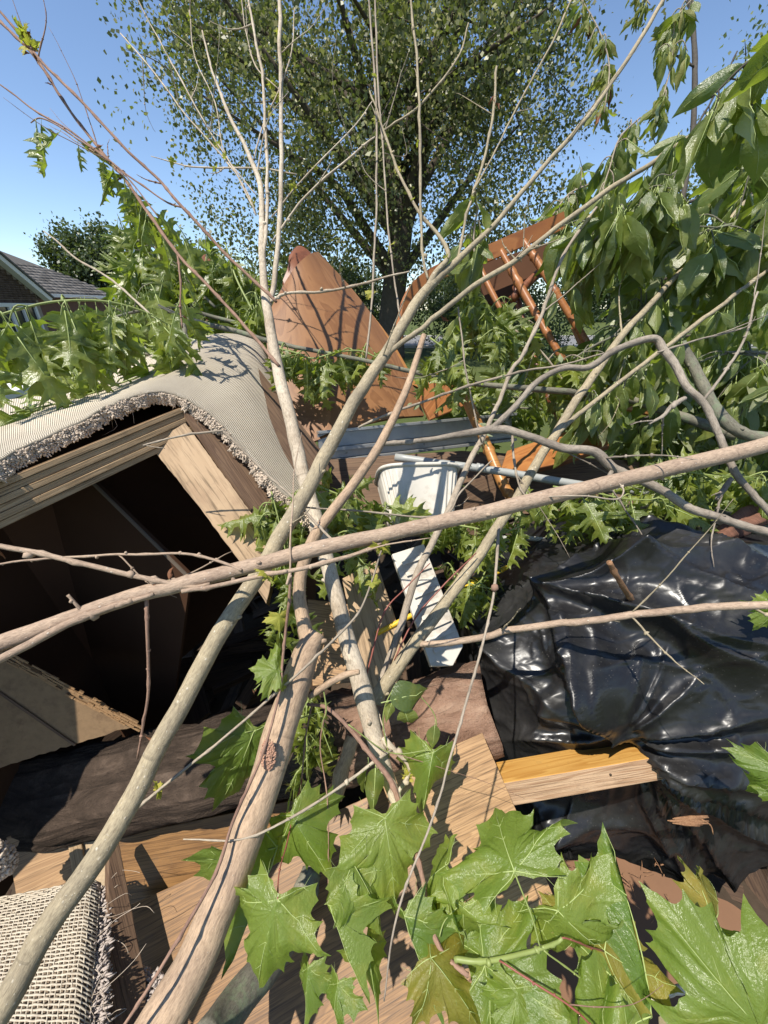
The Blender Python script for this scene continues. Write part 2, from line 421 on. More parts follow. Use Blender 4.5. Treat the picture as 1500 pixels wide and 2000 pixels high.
# ------------------------------------------------------------------ leaves
OAK = [(0, .012, 0), (.10, .05, .10), (.14, .20, .12), (.19, .33, .23), (.23, .17, .22), (.27, .09, .26), (.36, .10, .36), (.41, .24, .40), (.45, .42, .53), (.47, .29, .50),
       (.50, .37, .62), (.53, .19, .56), (.57, .10, .57), (.65, .11, .67), (.70, .20, .72), (.73, .33, .86), (.76, .18, .80), (.79, .10, .80), (.86, .09, .87), (.90, .14, .97), (.93, .06, .93), (1, .004, 1.03)]
OVAL = [(t, .004 + .235 * math.sin(math.pi * t ** .9) ** .85 * (1 - .25 * t), t) for t in [0, .06, .14, .24, .35, .46, .57, .68, .78, .87, .94]] + [(1, .003, 1.03)]
MAPLE = [(.03, -.05), (.16, -.13), (.30, -.15), (.50, -.24), (.47, -.10), (.58, -.05), (.53, .06), (.66, .10), (.76, .10), (.70, .20), (.90, .38), (.70, .38), (.72, .52), (.56, .47), (.42, .46), (.33, .49),
         (.36, .60), (.46, .72), (.32, .72), (.30, .86), (.17, .84), (.08, .97), (.0, 1.12)]
MTIPS = [(0, 1.12), (.90, .38), (-.90, .38), (.50, -.25), (-.50, -.25)]
def deformer(fold, droop, twist, curl, seed, cup=0):
    rr = random.Random(seed); ph = rr.uniform(0, 6); k1 = rr.uniform(3, 6); asym = rr.uniform(-.25, .25)
    def f(x, y):
        fo = fold * (1 + asym * (1 if x > 0 else -1)) * (.6 + .6 * max(y, 0))
        X = x * math.cos(fo); Z = -abs(x) * math.sin(fo) + cup * x * x
        Z += .10 * noise.noise(Vector((x * 2.6 + seed, y * 2.6, seed * .7))) * (.25 + abs(x)) + .05 * noise.noise(Vector((x * 7 + seed, y * 7, 3)))
        Z += curl * abs(x) ** .9 * math.sin(k1 * y * 2.2 + ph + (1.7 if x > 0 else 0)) + curl * .35 * math.sin(5 * y + ph * 2) * (.3 + abs(x))
        tw = twist * y
        X, Z = X * math.cos(tw) - Z * math.sin(tw), X * math.sin(tw) + Z * math.cos(tw)
        if abs(droop) > 1e-3:
            k = droop; yy = math.sin(k * y) / k; zz = -(1 - math.cos(k * y)) / k
            ny, nz = math.sin(k * y), math.cos(k * y)
            return Vector((X, yy + Z * ny, zz + Z * nz))
        return Vector((X, y, Z))
    return f
def vein_strip(mb, f, a, b, w0, w1, steps=5):
    for side in (1,):
        pts = []
        for i in range(steps + 1):
            t = i / steps; x = a[0] + (b[0] - a[0]) * t; y = a[1] + (b[1] - a[1]) * t
            p = f(x, y); pts.append((p.x, p.y, p.z, w0 + (w1 - w0) * t))
        tube(mb, pts, 4, 1, 1)
def make_leaf(kind, seed, fold, droop, twist, curl, mat, pet=.22, veins=True, cup=0):
    f = deformer(fold, droop, twist, curl, seed, cup); mb = MB(); rr = random.Random(seed + 99)
    if kind == 'maple':
        half = MAPLE
        out = [(x * rr.uniform(.93, 1.07), y * rr.uniform(.96, 1.04)) for x, y in half]
        lef = [(-x * rr.uniform(.93, 1.07), y * rr.uniform(.96, 1.04)) for x, y in half[:-1]]
        rough_ = out + lef[::-1]; c = (0, .10); rings = []; ring = []
        for i_ in range(len(rough_)):
            (xa, ya), (xb, yb) = rough_[i_], rough_[(i_ + 1) % len(rough_)]; ring.append((xa, ya))
            if math.hypot(xb - xa, yb - ya) > .08:
                for t_ in (.36, .68):
                    k_ = .965 + .02 * rr.random(); mx_, my_ = xa + (xb - xa) * t_, ya + (yb - ya) * t_; ring.append((c[0] + (mx_ - c[0]) * k_, c[1] + (my_ - c[1]) * k_))
        for t in (.3, .55, .8, 1.0): rings.append([(c[0] + (x - c[0]) * t, c[1] + (y - c[1]) * t) for x, y in ring])
        vs = [f(*c)]; uv2 = [c]
        for r in rings:
            for q in r: vs.append(f(*q)); uv2.append(q)
        n = len(ring); fs = []
        for i in range(n):
            j = (i + 1) % n
            fs.append((0, 1 + i, 1 + j))
            for k in range(3): a = 1 + k * n; fs.append((a + i, a + n + i, a + n + j, a + j))
        mb.add(vs, fs, [[uv2[i] for i in q] for q in fs])
        if veins:
            for tx, ty in MTIPS:
                vein_strip(mb, f, (0, 0), (tx * .95, ty * .95), .0075, .002, 7)
                for s in (.35, .58):
                    for d in (-1, 1):
                        ln = math.hypot(tx, ty); ux, uy = tx / ln, ty / ln
                        an = d * R(42); vx = ux * math.cos(an) - uy * math.sin(an); vy = ux * math.sin(an) + uy * math.cos(an)
                        if (s < .5 and abs(tx) > .4 and ty < 0): continue
                        L = .2 if s < .5 else .17
                        vein_strip(mb, f, (tx * s, ty * s), (tx * s + vx * L, ty * s + vy * L), .0032, .0012, 3)
    else:
        rows = OAK if kind == 'oak' else OVAL
        wr = rr.uniform(.9, 1.1)
        vs, us = [], []
        for ym, x, y in rows:
            for sx, yy in ((-x, y), (-x * .5, (y + ym) / 2), (0, ym), (x * .5, (y + ym) / 2), (x, y)):
                vs.append(f(sx * wr, yy)); us.append((sx, yy))
        fs = []
        for i in range(len(rows) - 1):
            for k in range(4): fs.append((i * 5 + k, i * 5 + k + 1, i * 5 + k + 6, i * 5 + k + 5))
        mb.add(vs, fs, [[us[i] for i in q] for q in fs])
        if veins: vein_strip(mb, f, (0, 0), (0, .97), .009, .003, 6)
        if pet:
            p0 = f(0, 0)
            tube(mb, [(0, -pet, pet * .25 * rr.uniform(-1, 1), .010), (0, -pet * .5, .01, .008), (p0.x, p0.y, p0.z, .009)], 4, 2, 1)
    if kind != 'maple' and pet: mb.v = [(x, y + pet, z) for x, y, z in mb.v]
    me_o = mb.build(kind + '_leaf_mesh', [mat, M['vein']])
    me = me_o.data; bpy.data.objects.remove(me_o)
    return me
LEAF = {}
def variants(key, kind, n, fold, droop, twist, curl, mat, **k):
    rr = random.Random(hash(key) % 1000 if False else len(key) * 13 + n)
    LEAF[key] = [make_leaf(kind, 10 * i + len(key), rr.uniform(*fold), rr.uniform(*droop), rr.uniform(*twist), rr.uniform(*curl), mat, **k) for i in range(n)]
variants('oak', 'oak', 10, (.15, .8), (-.2, 1.0), (-1.1, 1.1), (.03, .16), M['oak'])
variants('oakwilt', 'oak', 5, (.9, 1.35), (.1, .7), (-1.6, 1.6), (.05, .2), M['oak'])
variants('oval', 'oval', 12, (.12, .95), (-.3, 1.3), (-1.0, 1.0), (.05, .24), M['oval'])
variants('ovalwilt', 'oval', 5, (.7, 1.25), (.2, 1.0), (-1.2, 1.2), (.1, .3), M['oval'])
variants('wilt', 'oval', 5, (.7, 1.35), (.2, 1.2), (-1.6, 1.6), (.15, .35), M['wilt'])
variants('maple', 'maple', 8, (.1, .55), (.3, 1.2), (-.45, .45), (.12, .3), M['maple'])
variants('maplefold', 'maple', 6, (.75, 1.25), (.2, .8), (-.5, .5), (.05, .16), M['maple'])
variants('mapleolive', 'maple', 4, (.2, .9), (.2, .9), (-.4, .4), (.06, .18), M['maple_olive_shade'])
variants('spring', 'maple', 4, (.1, .7), (.1, .9), (-.5, .5), (.1, .25), M['bud'], veins=False)
variants('pale', 'oval', 4, (.1, .5), (.1, .8), (-.5, .5), (.1, .2), M['palegreen'], veins=False)
variants('dead', 'oval', 4, (.8, 1.4), (.4, 1.6), (-1.6, 1.6), (.2, .4), M['deadleaf'], veins=False)
NLEAF = 0
def leaf_obj(me, parent, base, ydir, zdir, scale, name='leaf', wide=1.0):
    global NLEAF
    Y = ydir.normalized(); Z = zdir - Y * zdir.dot(Y)
    if Z.length < 1e-5: Z = Y.orthogonal()
    Z.normalize(); X = Y.cross(Z)
    mat = Matrix((X * scale * wide, Y * scale, Z * scale)).transposed().to_4x4()
    off = top_of(parent).location
    mat.translation = base - off
    o = bpy.data.objects.new(name, me); COL.objects.link(o); o.parent = parent; o.matrix_local = mat
    NLEAF += 1
    return o
def rvec(): return Vector((random.gauss(0, 1), random.gauss(0, 1), random.gauss(0, 1)))
def hang_leaves(parent, path, n, key, L, hang=1.0, face=1.0, t0=0.0, t1=1.0, out=.5):
    """leaves along a path of (x,y,z,...) points, hanging down"""
    ms = LEAF[key]; m = len(path) - 1
    for i in range(n):
        t = t0 + (t1 - t0) * (i + random.random()) / n
        k = min(int(t * m), m - 1); fr = t * m - k
        b = Vector(path[k][:3]).lerp(Vector(path[k + 1][:3]), fr)
        tan = (Vector(path[k + 1][:3]) - Vector(path[k][:3]))
        tan = tan.normalized() if tan.length > 1e-6 else Vector((0, 0, 1))
        y = Vector((0, 0, -1)) * hang * random.uniform(.5, 1.1) + rvec() * .36 + tan * .3 * random.random() + (Vector((random.uniform(-1, 1), random.uniform(-1, 1), 0))) * out
        z = (CAM - b).normalized() * face + rvec() * .55 + Vector((0, 0, .35))
        leaf_obj(random.choice(ms), parent, b, y, z, L * random.uniform(.5, 1.25), wide=random.uniform(.75, 1.2))

# ------------------------------------------------------------------ setting: ground, road
def ground():
    b = NB('lawn', .9, .1); ob = b.coord('Object')
    n = b.noise(ob, .8, 6, .7); n2 = b.noise(ob, 35, 5, .8)
    c = b.mix((.045, .075, .018), (.11, .12, .045), n); c = b.mix(c, (.5, .5, .5), n2, 'OVERLAY'); b.color(c); b.bump(n2, .8, .03)
    mb = MB(); N = 60; S = 240
    def f(u, v): return Vector(((u - .5) * 2 * S, -60 + v * 360, 0))
    sheet(mb, f, 24, 24)
    tag(mb.build('ground', b.m), kind='structure')
    a = NB('asphalt', .9, .2); n = a.noise(a.coord('Object'), 60, 5, .8); a.color(a.mix((.14, .14, .145), (.20, .20, .20), n)); a.bump(n, .4, .004)
    mb = MB(); box_data(mb, Vector((-150, 20.0, -.05)), Vector((300, 0, 0)), Vector((0, 7, 0)), Vector((0, 0, .056)))
    tag(mb.build('road', a.m, smooth=False), kind='structure')
    k = plain('kerb_concrete', (.38, .37, .35), .85, .2, .2, 8)
    for y in (19.8, 27.0):
        mb = MB(); box_data(mb, Vector((-150, y, -.05)), Vector((300, 0, 0)), Vector((0, .18, 0)), Vector((0, 0, .17)))
        tag(bevel(mb.build('kerb', k, smooth=False), .02), kind='structure')
ground()

# ------------------------------------------------------------------ background trees
def leafcloud(name, centers, per, size, spread, mat, parent, flat=.5):
    """joined leaf-sized faces around twig ends"""
    C = np.repeat(np.array(centers), per, axis=0); n = len(C)
    c = C + rng.normal(0, spread, (n, 3))
    a = rng.normal(0, 1, (n, 3)); a[:, 2] -= .5; a /= np.linalg.norm(a, axis=1)[:, None]
    b = rng.normal(0, 1, (n, 3)); b -= a * (a * b).sum(1)[:, None]; b /= np.linalg.norm(b, axis=1)[:, None]
    nn = np.cross(a, b)
    s = size * rng.uniform(.6, 1.3, (n, 1))
    v = np.empty((n, 4, 3)); v[:, 0] = c; v[:, 1] = c + (a * .5 + b * .38) * s + nn * s * .12; v[:, 2] = c + a * s; v[:, 3] = c + (a * .5 - b * .38) * s + nn * s * .12
    off = np.array(top_of(parent).location)
    v = (v.reshape(-1, 3) - off)
    me = bpy.data.meshes.new(name); me.vertices.add(n * 4); me.vertices.foreach_set('co', v.ravel())
    me.loops.add(n * 4); me.loops.foreach_set('vertex_index', np.arange(n * 4))
    me.polygons.add(n); me.polygons.foreach_set('loop_start', np.arange(0, n * 4, 4)); me.polygons.foreach_set('loop_total', np.full(n, 4))
    at = me.attributes.new('tone', 'FLOAT', 'FACE'); at.data.foreach_set('value', rng.random(n))
    me.update(calc_edges=True); me.materials.append(mat)
    o = bpy.data.objects.new(name, me); COL.objects.link(o); o.parent = parent; o['kind'] = 'stuff'
    return o
def cloudmat(name, c1, c2, c3, trans=.3):
    b = NB(name, .42, .45)
    at = b.n('ShaderNodeAttribute'); at.attribute_name = 'tone'
    c = b.ramp(at.outputs['Fac'], [(0, c1), (.6, c2), (.93, c3), (1, c3)])
    b.color(c); tr = b.n('ShaderNodeBsdfTranslucent'); b.l(b.mix(c, (.5, .7, .06), .3), tr.inputs[0])
    mx = b.n('ShaderNodeMixShader'); mx.inputs[0].default_value = trans
    b.l(b.b.outputs[0], mx.inputs[1]); b.l(tr.outputs[0], mx.inputs[2]); b.l(mx.outputs[0], b.t.nodes['Material Output'].inputs[0])
    return b.m
def tree(name, label, base, h_trunk, r_trunk, cc, cr, n_limb, n_leaf_centers, per, size, spread, lmat, bmat, lean=(0, 0), group=None, shell=.35, seed=1, twigs=True, extra=()):
    rr = random.Random(seed)
    root = empty(name, base, label, 'tree', group)
    mb = MB(); fork = base + Vector((lean[0], lean[1], h_trunk))
    tube(mb, [(base.x, base.y, base.z - .1, r_trunk * 1.3), (base.x, base.y, base.z + h_trunk * .3, r_trunk * 1.02), (base.x + lean[0] * .6, base.y + lean[1] * .6, base.z + h_trunk * .7, r_trunk * .9), (*fork, r_trunk * .8), (*(fork * .7 + cc * .3), r_trunk * .55), (*(fork * .25 + cc * .75), r_trunk * .3), (cc.x, cc.y, cc.z + cr.z * .5, r_trunk * .08)], 12, 5, 0, .12, seed)
    mb.build('trunk', bmat, root)
    cents = []; anchors = []
    for i in range(n_limb):
        t = rr.uniform(.2, .95); s = base.lerp(fork, .55 + .45 * rr.random()) if t < .4 else fork.lerp(cc, (t - .4) * 1.2)
        an = 2 * math.pi * (i * .618 + rr.random() * .15); el = rr.uniform(-.35, .8)
        e = Vector((cc.x + cr.x * .8 * math.cos(an) * math.cos(el), cc.y + cr.y * .8 * math.sin(an) * math.cos(el), cc.z + cr.z * .8 * math.sin(el)))
        mid = s.lerp(e, .5) + Vector((rr.gauss(0, .4), rr.gauss(0, .4), rr.uniform(.2, .9))) * (cr.x * .1)
        r0 = r_trunk * rr.uniform(.22, .42)
        lm = MB(); pts = [(*s, r0), (*s.lerp(mid, .5), r0 * .8), (*mid, r0 * .55), (*mid.lerp(e, .5), r0 * .3), (*e, r0 * .12)]
        C = tube(lm, pts, 7, 4, 0, .15, i)
        for k in range(7 if twigs else 0):
            q = C[rr.randrange(len(C) // 3, len(C))]; b = Vector(q[:3])
            dv = (b - cc); dv = Vector((dv.x / cr.x, dv.y / cr.y, dv.z / cr.z)).normalized() * .7 + Vector((rr.gauss(0, .5), rr.gauss(0, .5), rr.gauss(.1, .5)))
            e2 = b + Vector((dv.x * cr.x, dv.y * cr.y, dv.z * cr.z)) * rr.uniform(.15, .36)
            m2 = b.lerp(e2, .5) + Vector((rr.gauss(0, .1), rr.gauss(0, .1), rr.gauss(.05, .1))) * cr.x * .2
            C2 = tube(lm, [(*b, max(q[3] * .5, .012)), (*m2, .015), (*e2, .005)], 4, 4)
            anchors += [Vector(c[:3]) for c in C2[2:]]
        lm.build('limb', bmat, root)
    while len(cents) < n_leaf_centers:
        if anchors and rr.random() < .55:
            a = rr.choice(anchors); cents.append(tuple(a + Vector((rr.gauss(0, .3), rr.gauss(0, .3), rr.gauss(0, .25))) * cr.x * .09)); continue
        v = Vector((rr.gauss(0, 1), rr.gauss(0, 1), rr.gauss(0, 1))).normalized() * (rr.random() ** shell)
        nz = noise.noise(Vector((v.x * 2.6 + seed, v.y * 2.6, v.z * 2.6)))
        if nz < .03 + .15 * rr.random(): continue
        v *= 1 + .42 * noise.noise(v * 2.6 + Vector((seed * 3, 0, 0)))
        cents.append((cc.x + v.x * cr.x, cc.y + v.y * cr.y, cc.z + v.z * cr.z))
    for (cx_, cy_, cz_, sx_, sz_, nn_) in extra:
        cents += [(rr.gauss(cx_, sx_), rr.gauss(cy_, .6), rr.gauss(cz_, sz_)) for _ in range(nn_)]
    leafcloud('crown', cents, per, size, spread, lmat, root)
    return root
M['bg_leaf'] = cloudmat('bg_leaf', (.065, .075, .028), (.13, .14, .052), (.31, .29, .13))
M['bg_dark'] = cloudmat('bg_dark_leaf', (.028, .045, .016), (.055, .08, .028), (.10, .13, .045), .18)
M['bg_pale'] = cloudmat('bg_pale_leaf', (.06, .085, .03), (.11, .14, .05), (.2, .23, .10))
M['trunk_bg'] = plain('trunk_bark', (.085, .070, .055), .95, .1, .5, 9, .03)
tree('maple_tree', 'tall broad spring tree with thick dark trunk behind the pile', Vector((.25, 16, 0)), 4.3, .46, Vector((-.3, 16, 8.5)), Vector((7.1, 5.6, 7.6)), 30, 2000, 38, .115, .31, M['bg_leaf'], M['trunk_bg'], (.35, 0), seed=4, extra=[(-3.2, 14.5, 3.2, 1.6, .7, 110), (3.8, 14.5, 3.4, 1.6, .8, 110), (-1.8, 14, 4.6, .8, .8, 40)])
tree('round_tree', 'small rounded dark green tree beside the grey shingle roof', Vector((-20.5, 32, 0)), 1.6, .28, Vector((-20.5, 32, 3.7)), Vector((2.8, 2.6, 2.9)), 8, 1500, 14, .22, .32, M['bg_dark'], M['trunk_bg'], seed=8, twigs=False)
tree('pale_tree', 'pale airy tree showing sky at the right edge', Vector((12.6, 15.5, 0)), 2.0, .2, Vector((12.4, 15.5, 5.4)), Vector((3.6, 3, 4.0)), 12, 1100, 14, .12, .3, M['bg_pale'], M['trunk_bg'], seed=12)
tree('evergreen_shrub', 'dark conical evergreen behind the brown wood sheet', Vector((-1.3, 19, 0)), .6, .12, Vector((-1.3, 19, 1.7)), Vector((1.4, 1.2, 2.1)), 5, 700, 14, .10, .22, M['bg_dark'], M['trunk_bg'], seed=15, twigs=False)
tree('leafy_shrub', 'dark green shrub seen beneath the upturned chair', Vector((4.3, 19, 0)), .5, .1, Vector((4.6, 19, 1.3)), Vector((5.0, 1.4, 1.7)), 5, 1300, 14, .11, .22, M['bg_dark'], M['trunk_bg'], seed=17, twigs=False)
for i, (x, y, h, rx) in enumerate([(-30, 60, 5.5, 7), (-8, 64, 6.0, 8), (12, 60, 5.5, 7), (30, 58, 6.5, 8), (-52, 62, 5, 9), (50, 62, 6, 9)]):
    lab = ['far street tree above the brown wood sheets, left of the tall trunk', 'far tree directly behind the tall broad tree trunk', 'far tree right of the tall trunk, behind the chair', 'far tree behind the pale airy tree', 'far tree left of the brick house', 'far tree beyond the right edge leaves'][i]
    tree('street_tree', lab, Vector((x, y, 0)), 2, .35, Vector((x, y, h * .62)), Vector((rx, 4, h * .62)), 6, 700, 14, .42, .6, M['bg_dark'], M['trunk_bg'], seed=30 + i, twigs=False, group='far trees across the street')
def red_shrub():
    b = P(1022, 668, 9.0); root = empty('flowering_shrub', Vector((b.x, b.y, 0)), 'red flowering shrub glimpsed between the chair spindles', 'shrub')
    cents = [tuple(Vector((b.x, b.y, b.z - .30)) + rvec() * .22) for _ in range(200)]
    leafcloud('foliage', cents, 12, .08, .1, M['bg_dark'], root)
    m = plain('red_petal', (.62, .03, .06), .6, .3)
    f = leafcloud('blossom', [tuple(b + Vector((random.gauss(0, .10), random.gauss(0, .1), random.gauss(0, .05)))) for _ in range(40)], 10, .06, .04, m, root)
red_shrub()

# ------------------------------------------------------------------ house
def house():
    X = -14.0; wallc = plain('mortar', (.30, .26, .22), .9, .1, .2, 6)
    root = empty('brick_house', Vector((X, 15, 0)), 'brick house with white fascia and window at left edge', 'house')
    brickm = NB('brick', .9, .1); c = brickm.mix((.075, .052, .042), (.12, .085, .07), brickm.rnd()); n = brickm.noise(brickm.coord('Object'), 30, 5, .7)
    brickm.color(brickm.mix(c, (.5, .5, .5), n, 'OVERLAY')); brickm.bump(n, .5, .01)
    white = plain('white_trim', (.72, .71, .68), .6, .3, .08, 4)
    shingle = NB('shingle', .95, .1); cc = shingle.mix((.08, .076, .072), (.15, .142, .135), shingle.rnd()); sn = shingle.noise(shingle.coord('Object'), 14, 5, .8)
    shingle.color(shingle.mix(cc, (.5, .5, .5), sn, 'OVERLAY')); shingle.bump(sn, .6, .02)
    y0, y1, ya = 9.0, 17.75, 13.4; ze, za = 2.25, 5.6
    sl = (za - ze) / (y1 - ya)
    mb = MB()  # wall with gable
    vs = [Vector((X, y0, 0)), Vector((X, y1, 0)), Vector((X, y1, ze)), Vector((X, ya, za)), Vector((X, y0, ze))]
    bk = [v - Vector((6, 0, 0)) for v in vs]
    fs = [(0, 1, 2, 3, 4), (9, 8, 7, 6, 5), (0, 5, 6, 1), (1, 6, 7, 2), (2, 7, 8, 3), (3, 8, 9, 4), (4, 9, 5, 0)]
    mb.add(vs + bk, fs, [[(v * .1, v * .2) for v in f] for f in fs])
    wall = mb.build('wall', wallc, root, False)
    bm = MB(); box_data(bm, Vector((0, -.10, -.031)), Vector((.03, 0, 0)), Vector((0, .20, 0)), Vector((0, 0, .062)))
    bo = bm.build('brick_mesh', brickm.m); bme = bo.data; bpy.data.objects.remove(bo)
    n = 0; z = 1.98; row = 0
    # soldier course above the window, running bricks in the gable
    for k in range(26):
        o = bpy.data.objects.new('brick', bme); COL.objects.link(o); o.parent = wall
        o.location = (.0, 15.7 + k * .075 - 15, 1.86); o.rotation_euler = (R(90), 0, 0); n += 1
    while n < 290 and z < 4.6:
        lim = ya + (za - z) / sl - .22
        y = lim - .1 - (.105 if row % 2 else 0)
        while y > max(15.2, lim - 2.6) and n < 290:
            o = bpy.data.objects.new('brick', bme); COL.objects.link(o); o.parent = wall; o.location = (random.uniform(-.003, .004), y - 15, z + .03); n += 1
            y -= .212
        z += .074; row += 1
    # lower wall bricks beside the window
    # fascia (bargeboard) along the gable slope
    mb = MB(); d = Vector((0, y1 - ya, ze - za)).normalized(); nn = Vector((0, -d.z, d.y))
    st = Vector((X + .02, ya, za + .12)); box_data(mb, st, d * ((y1 - ya) / d.y + .55), nn * -.17, Vector((.28, 0, 0)))
    bevel(mb.build('fascia', white, root, False), .01)
    mb = MB(); st = Vector((X - 6.2, ya, za + .14)); box_data(mb, st, Vector((6.55, 0, 0)), d * ((y1 - ya) / d.y + .6), nn * .06)
    mb.build('roof', shingle.m, root, False)
    mb = MB(); d2 = Vector((0, y0 - ya, ze - za)).normalized(); box_data(mb, st, Vector((6.55, 0, 0)), d2 * 5.9, Vector((0, 0, .06)))
    mb.build('roof', shingle.m, root, False)
    # window
    wy0, wy1, wz0, wz1 = 15.0, 17.35, .55, 1.72
    gl = NB('glass', .06, .6); gl.color((.02, .025, .028))
    mb = MB(); box_data(mb, Vector((X - .05, wy0, wz0)), Vector((0, wy1 - wy0, 0)), Vector((0, 0, wz1 - wz0)), Vector((.07, 0, 0)))
    win = mb.build('window', gl.m, root, False)
    mb = MB()
    for (a, b, c_, d_) in [(wy0 - .1, wy1 + .1, wz1, wz1 + .13), (wy0 - .12, wy1 + .12, wz0 - .1, wz0), (wy0 - .1, wy0, wz0, wz1), (wy1, wy1 + .1, wz0, wz1), (16.15, 16.27, wz0, wz1), (16.75, 16.82, wz0, wz1)]:
        box_data(mb, Vector((X - .02, a, c_)), Vector((0, b - a, 0)), Vector((0, 0, d_ - c_)), Vector((.12, 0, 0)))
    bevel(mb.build('frame', white, win, False), .006)
    # rear wing
    r2 = empty('house_wing', Vector((-17.5, 22.5, 0)), 'house wing with low hipped grey shingle roof', 'house')
    mb = MB(); box_data(mb, Vector((-24, 19.4, 0)), Vector((7.4, 0, 0)), Vector((0, 7, 0)), Vector((0, 0, 2.35)))
    mb.build('wall', plain('wing_wall', (.16, .10, .075), .9, .1, .3, 8, .004), r2, False)
    # roof planes with courses of shingles
    ez, rz = 2.3, 4.4; A = Vector((-25, 18.9, ez)); B = Vector((-16.1, 18.9, ez)); Cc = Vector((-16.1, 27, ez)); D = Vector((-25, 27, ez)); E = Vector((-19.6, 22.9, rz)); G = Vector((-25, 22.9, rz))
    mb = MB(); vs = [A, B, Cc, D, E, G]; fs = [(0, 1, 4, 5), (1, 2, 4), (2, 3, 5, 4), (0, 5, 3), (0, 3, 2, 1)]
    mb.add(vs, fs, [[(0, 0)] * len(f) for f in fs]); ro = mb.build('roof', shingle.m, r2, False)
    tabs = MB(); box_data(tabs, Vector((-.16, 0, 0)), Vector((.32, 0, 0)), Vector((0, .24, .01)), Vector((0, 0, .022)))
    to = tabs.build('shingle_mesh', shingle.m); tme = to.data; bpy.data.objects.remove(to)
    cnt = 0
    for (p, q, s, t) in [(A, B, G, E), (B, Cc, E, E)]:
        upv = ((s + t) / 2 - (p + q) / 2); al = (q - p).normalized(); upn = (upv - al * upv.dot(al)).normalized(); nr = al.cross(upn)
        mat = Matrix((al, upn, nr)).transposed().to_4x4()
        Ls = (s - p).dot(upn)
        for r in range(int(Ls / .26)):
            f = r * .26 / Ls; a = p.lerp(s, f); b = q.lerp(t, f); ln = (b - a).length; x = .2 + (.17 if r % 2 else 0)
            if p is A: x = max(x, ln - 2.6)
            while x < ln - .1 and cnt < 295:
                o = bpy.data.objects.new('shingle', tme); COL.objects.link(o); o.parent = ro
                mm = mat.copy(); mm.translation = a + al * x + nr * random.uniform(.004, .02) - r2.location; o.matrix_local = mm; cnt += 1; x += .34
    mb = MB()
    box_data(mb, Vector((-16.06, 18.9, ez - .16)), Vector((.12, 0, 0)), Vector((0, 8, 0)), Vector((0, 0, .15)))
    box_data(mb, Vector((-24, 18.74, ez - .16)), Vector((8.06, 0, 0)), Vector((0, .13, 0)), Vector((0, 0, .15)))
    bevel(mb.build('gutter', white, r2, False), .01)
    # white board lying outside, left edge
    a, b = P(-90, 800, 2.2), P(98, 742, 3.2)
    u = b - a; sd_ = u.cross(Vector((0, 0, 1))).normalized()
    r3 = empty('white_cabinet', Vector((a.x, a.y, 0)), 'low white cabinet with pale ledge at left edge, past the carpet', 'cabinet')
    mb = MB(); box_data(mb, a, u, -sd_ * .24, Vector((0, 0, -.045))); bevel(mb.build('top', white, r3, False), .004)
    mb = MB(); box_data(mb, Vector((a.x, a.y, 0)) - sd_ * .02, Vector((u.x, u.y, 0)) * .98, -sd_ * .20, Vector((0, 0, min(a.z, b.z) - .05))); mb.build('body', white, r3, False)
house()

# ------------------------------------------------------------------ junk pile
def poly(pl, pts): return [pl.at(*p) for p in pts]
def board(name, label, cat, pl, pts, thick, mat, udir=None, chip=0, bev=.0015, parent=None, side=None):
    p = poly(pl, pts); mb = MB()
    slab(mb, p, thick, (pl.at(*udir[1]) - pl.at(*udir[0])) if udir else None, chip=chip, seed=len(name))
    if side:
        k = len(mb.f)
        for i in range(2, k): mb.m[i] = 1
    o = fix_normals(mb.build(name, [mat, side] if side else mat, parent, False))
    if bev: bevel(o, bev)
    if not parent: tag(o, label, cat)
    return o
def heap():
    # filler scraps added under everything, coloured dark so the gaps look shaded
    mb = MB(); rr = random.Random(5)
    for i in range(420):
        x = rr.uniform(-1.4, 1.6); y = rr.uniform(.15, 2.3); h = .10 + .55 * min(1, y / 1.2)
        c = Vector((x, y, rr.uniform(.02, h * .75)))
        a = Vector((rr.gauss(0, 1), rr.gauss(0, 1), rr.gauss(0, .25))).normalized(); b = a.orthogonal(); b.rotate(Matrix.Rotation(rr.uniform(0, 6), 3, a)); n = a.cross(b)
        L = rr.uniform(.12, .5); wd = rr.uniform(.02, .09)
        box_data(mb, c - a * L / 2, a * L, b.normalized() * wd, n.normalized() * rr.uniform(.008, .02))
    tag(mb.build('dark_scrap_fill', wood('scrap', (.085, .052, .032), (.05, .03, .02), gs=30, rough=.9), smooth=False), 'dark filler wood scraps added to darken the gaps under the pile', 'scrap', kind='stuff')
    mb = MB()
    def f(u, v):
        x = -2.0 + 4.4 * u; y = -.2 + 3.2 * v
        return Vector((x, y, .02 + .24 * max(0, math.sin(math.pi * u)) ** .6 * max(0, math.sin(math.pi * v)) ** .6 + .05 * noise.noise(Vector((x * 3, y * 3, 0)))))
    sheet(mb, f, 40, 40); tag(mb.build('dark_mound_fill', M['soil']), kind='structure')  # mound added beneath, dark brown so openings between boards read as shade
heap()

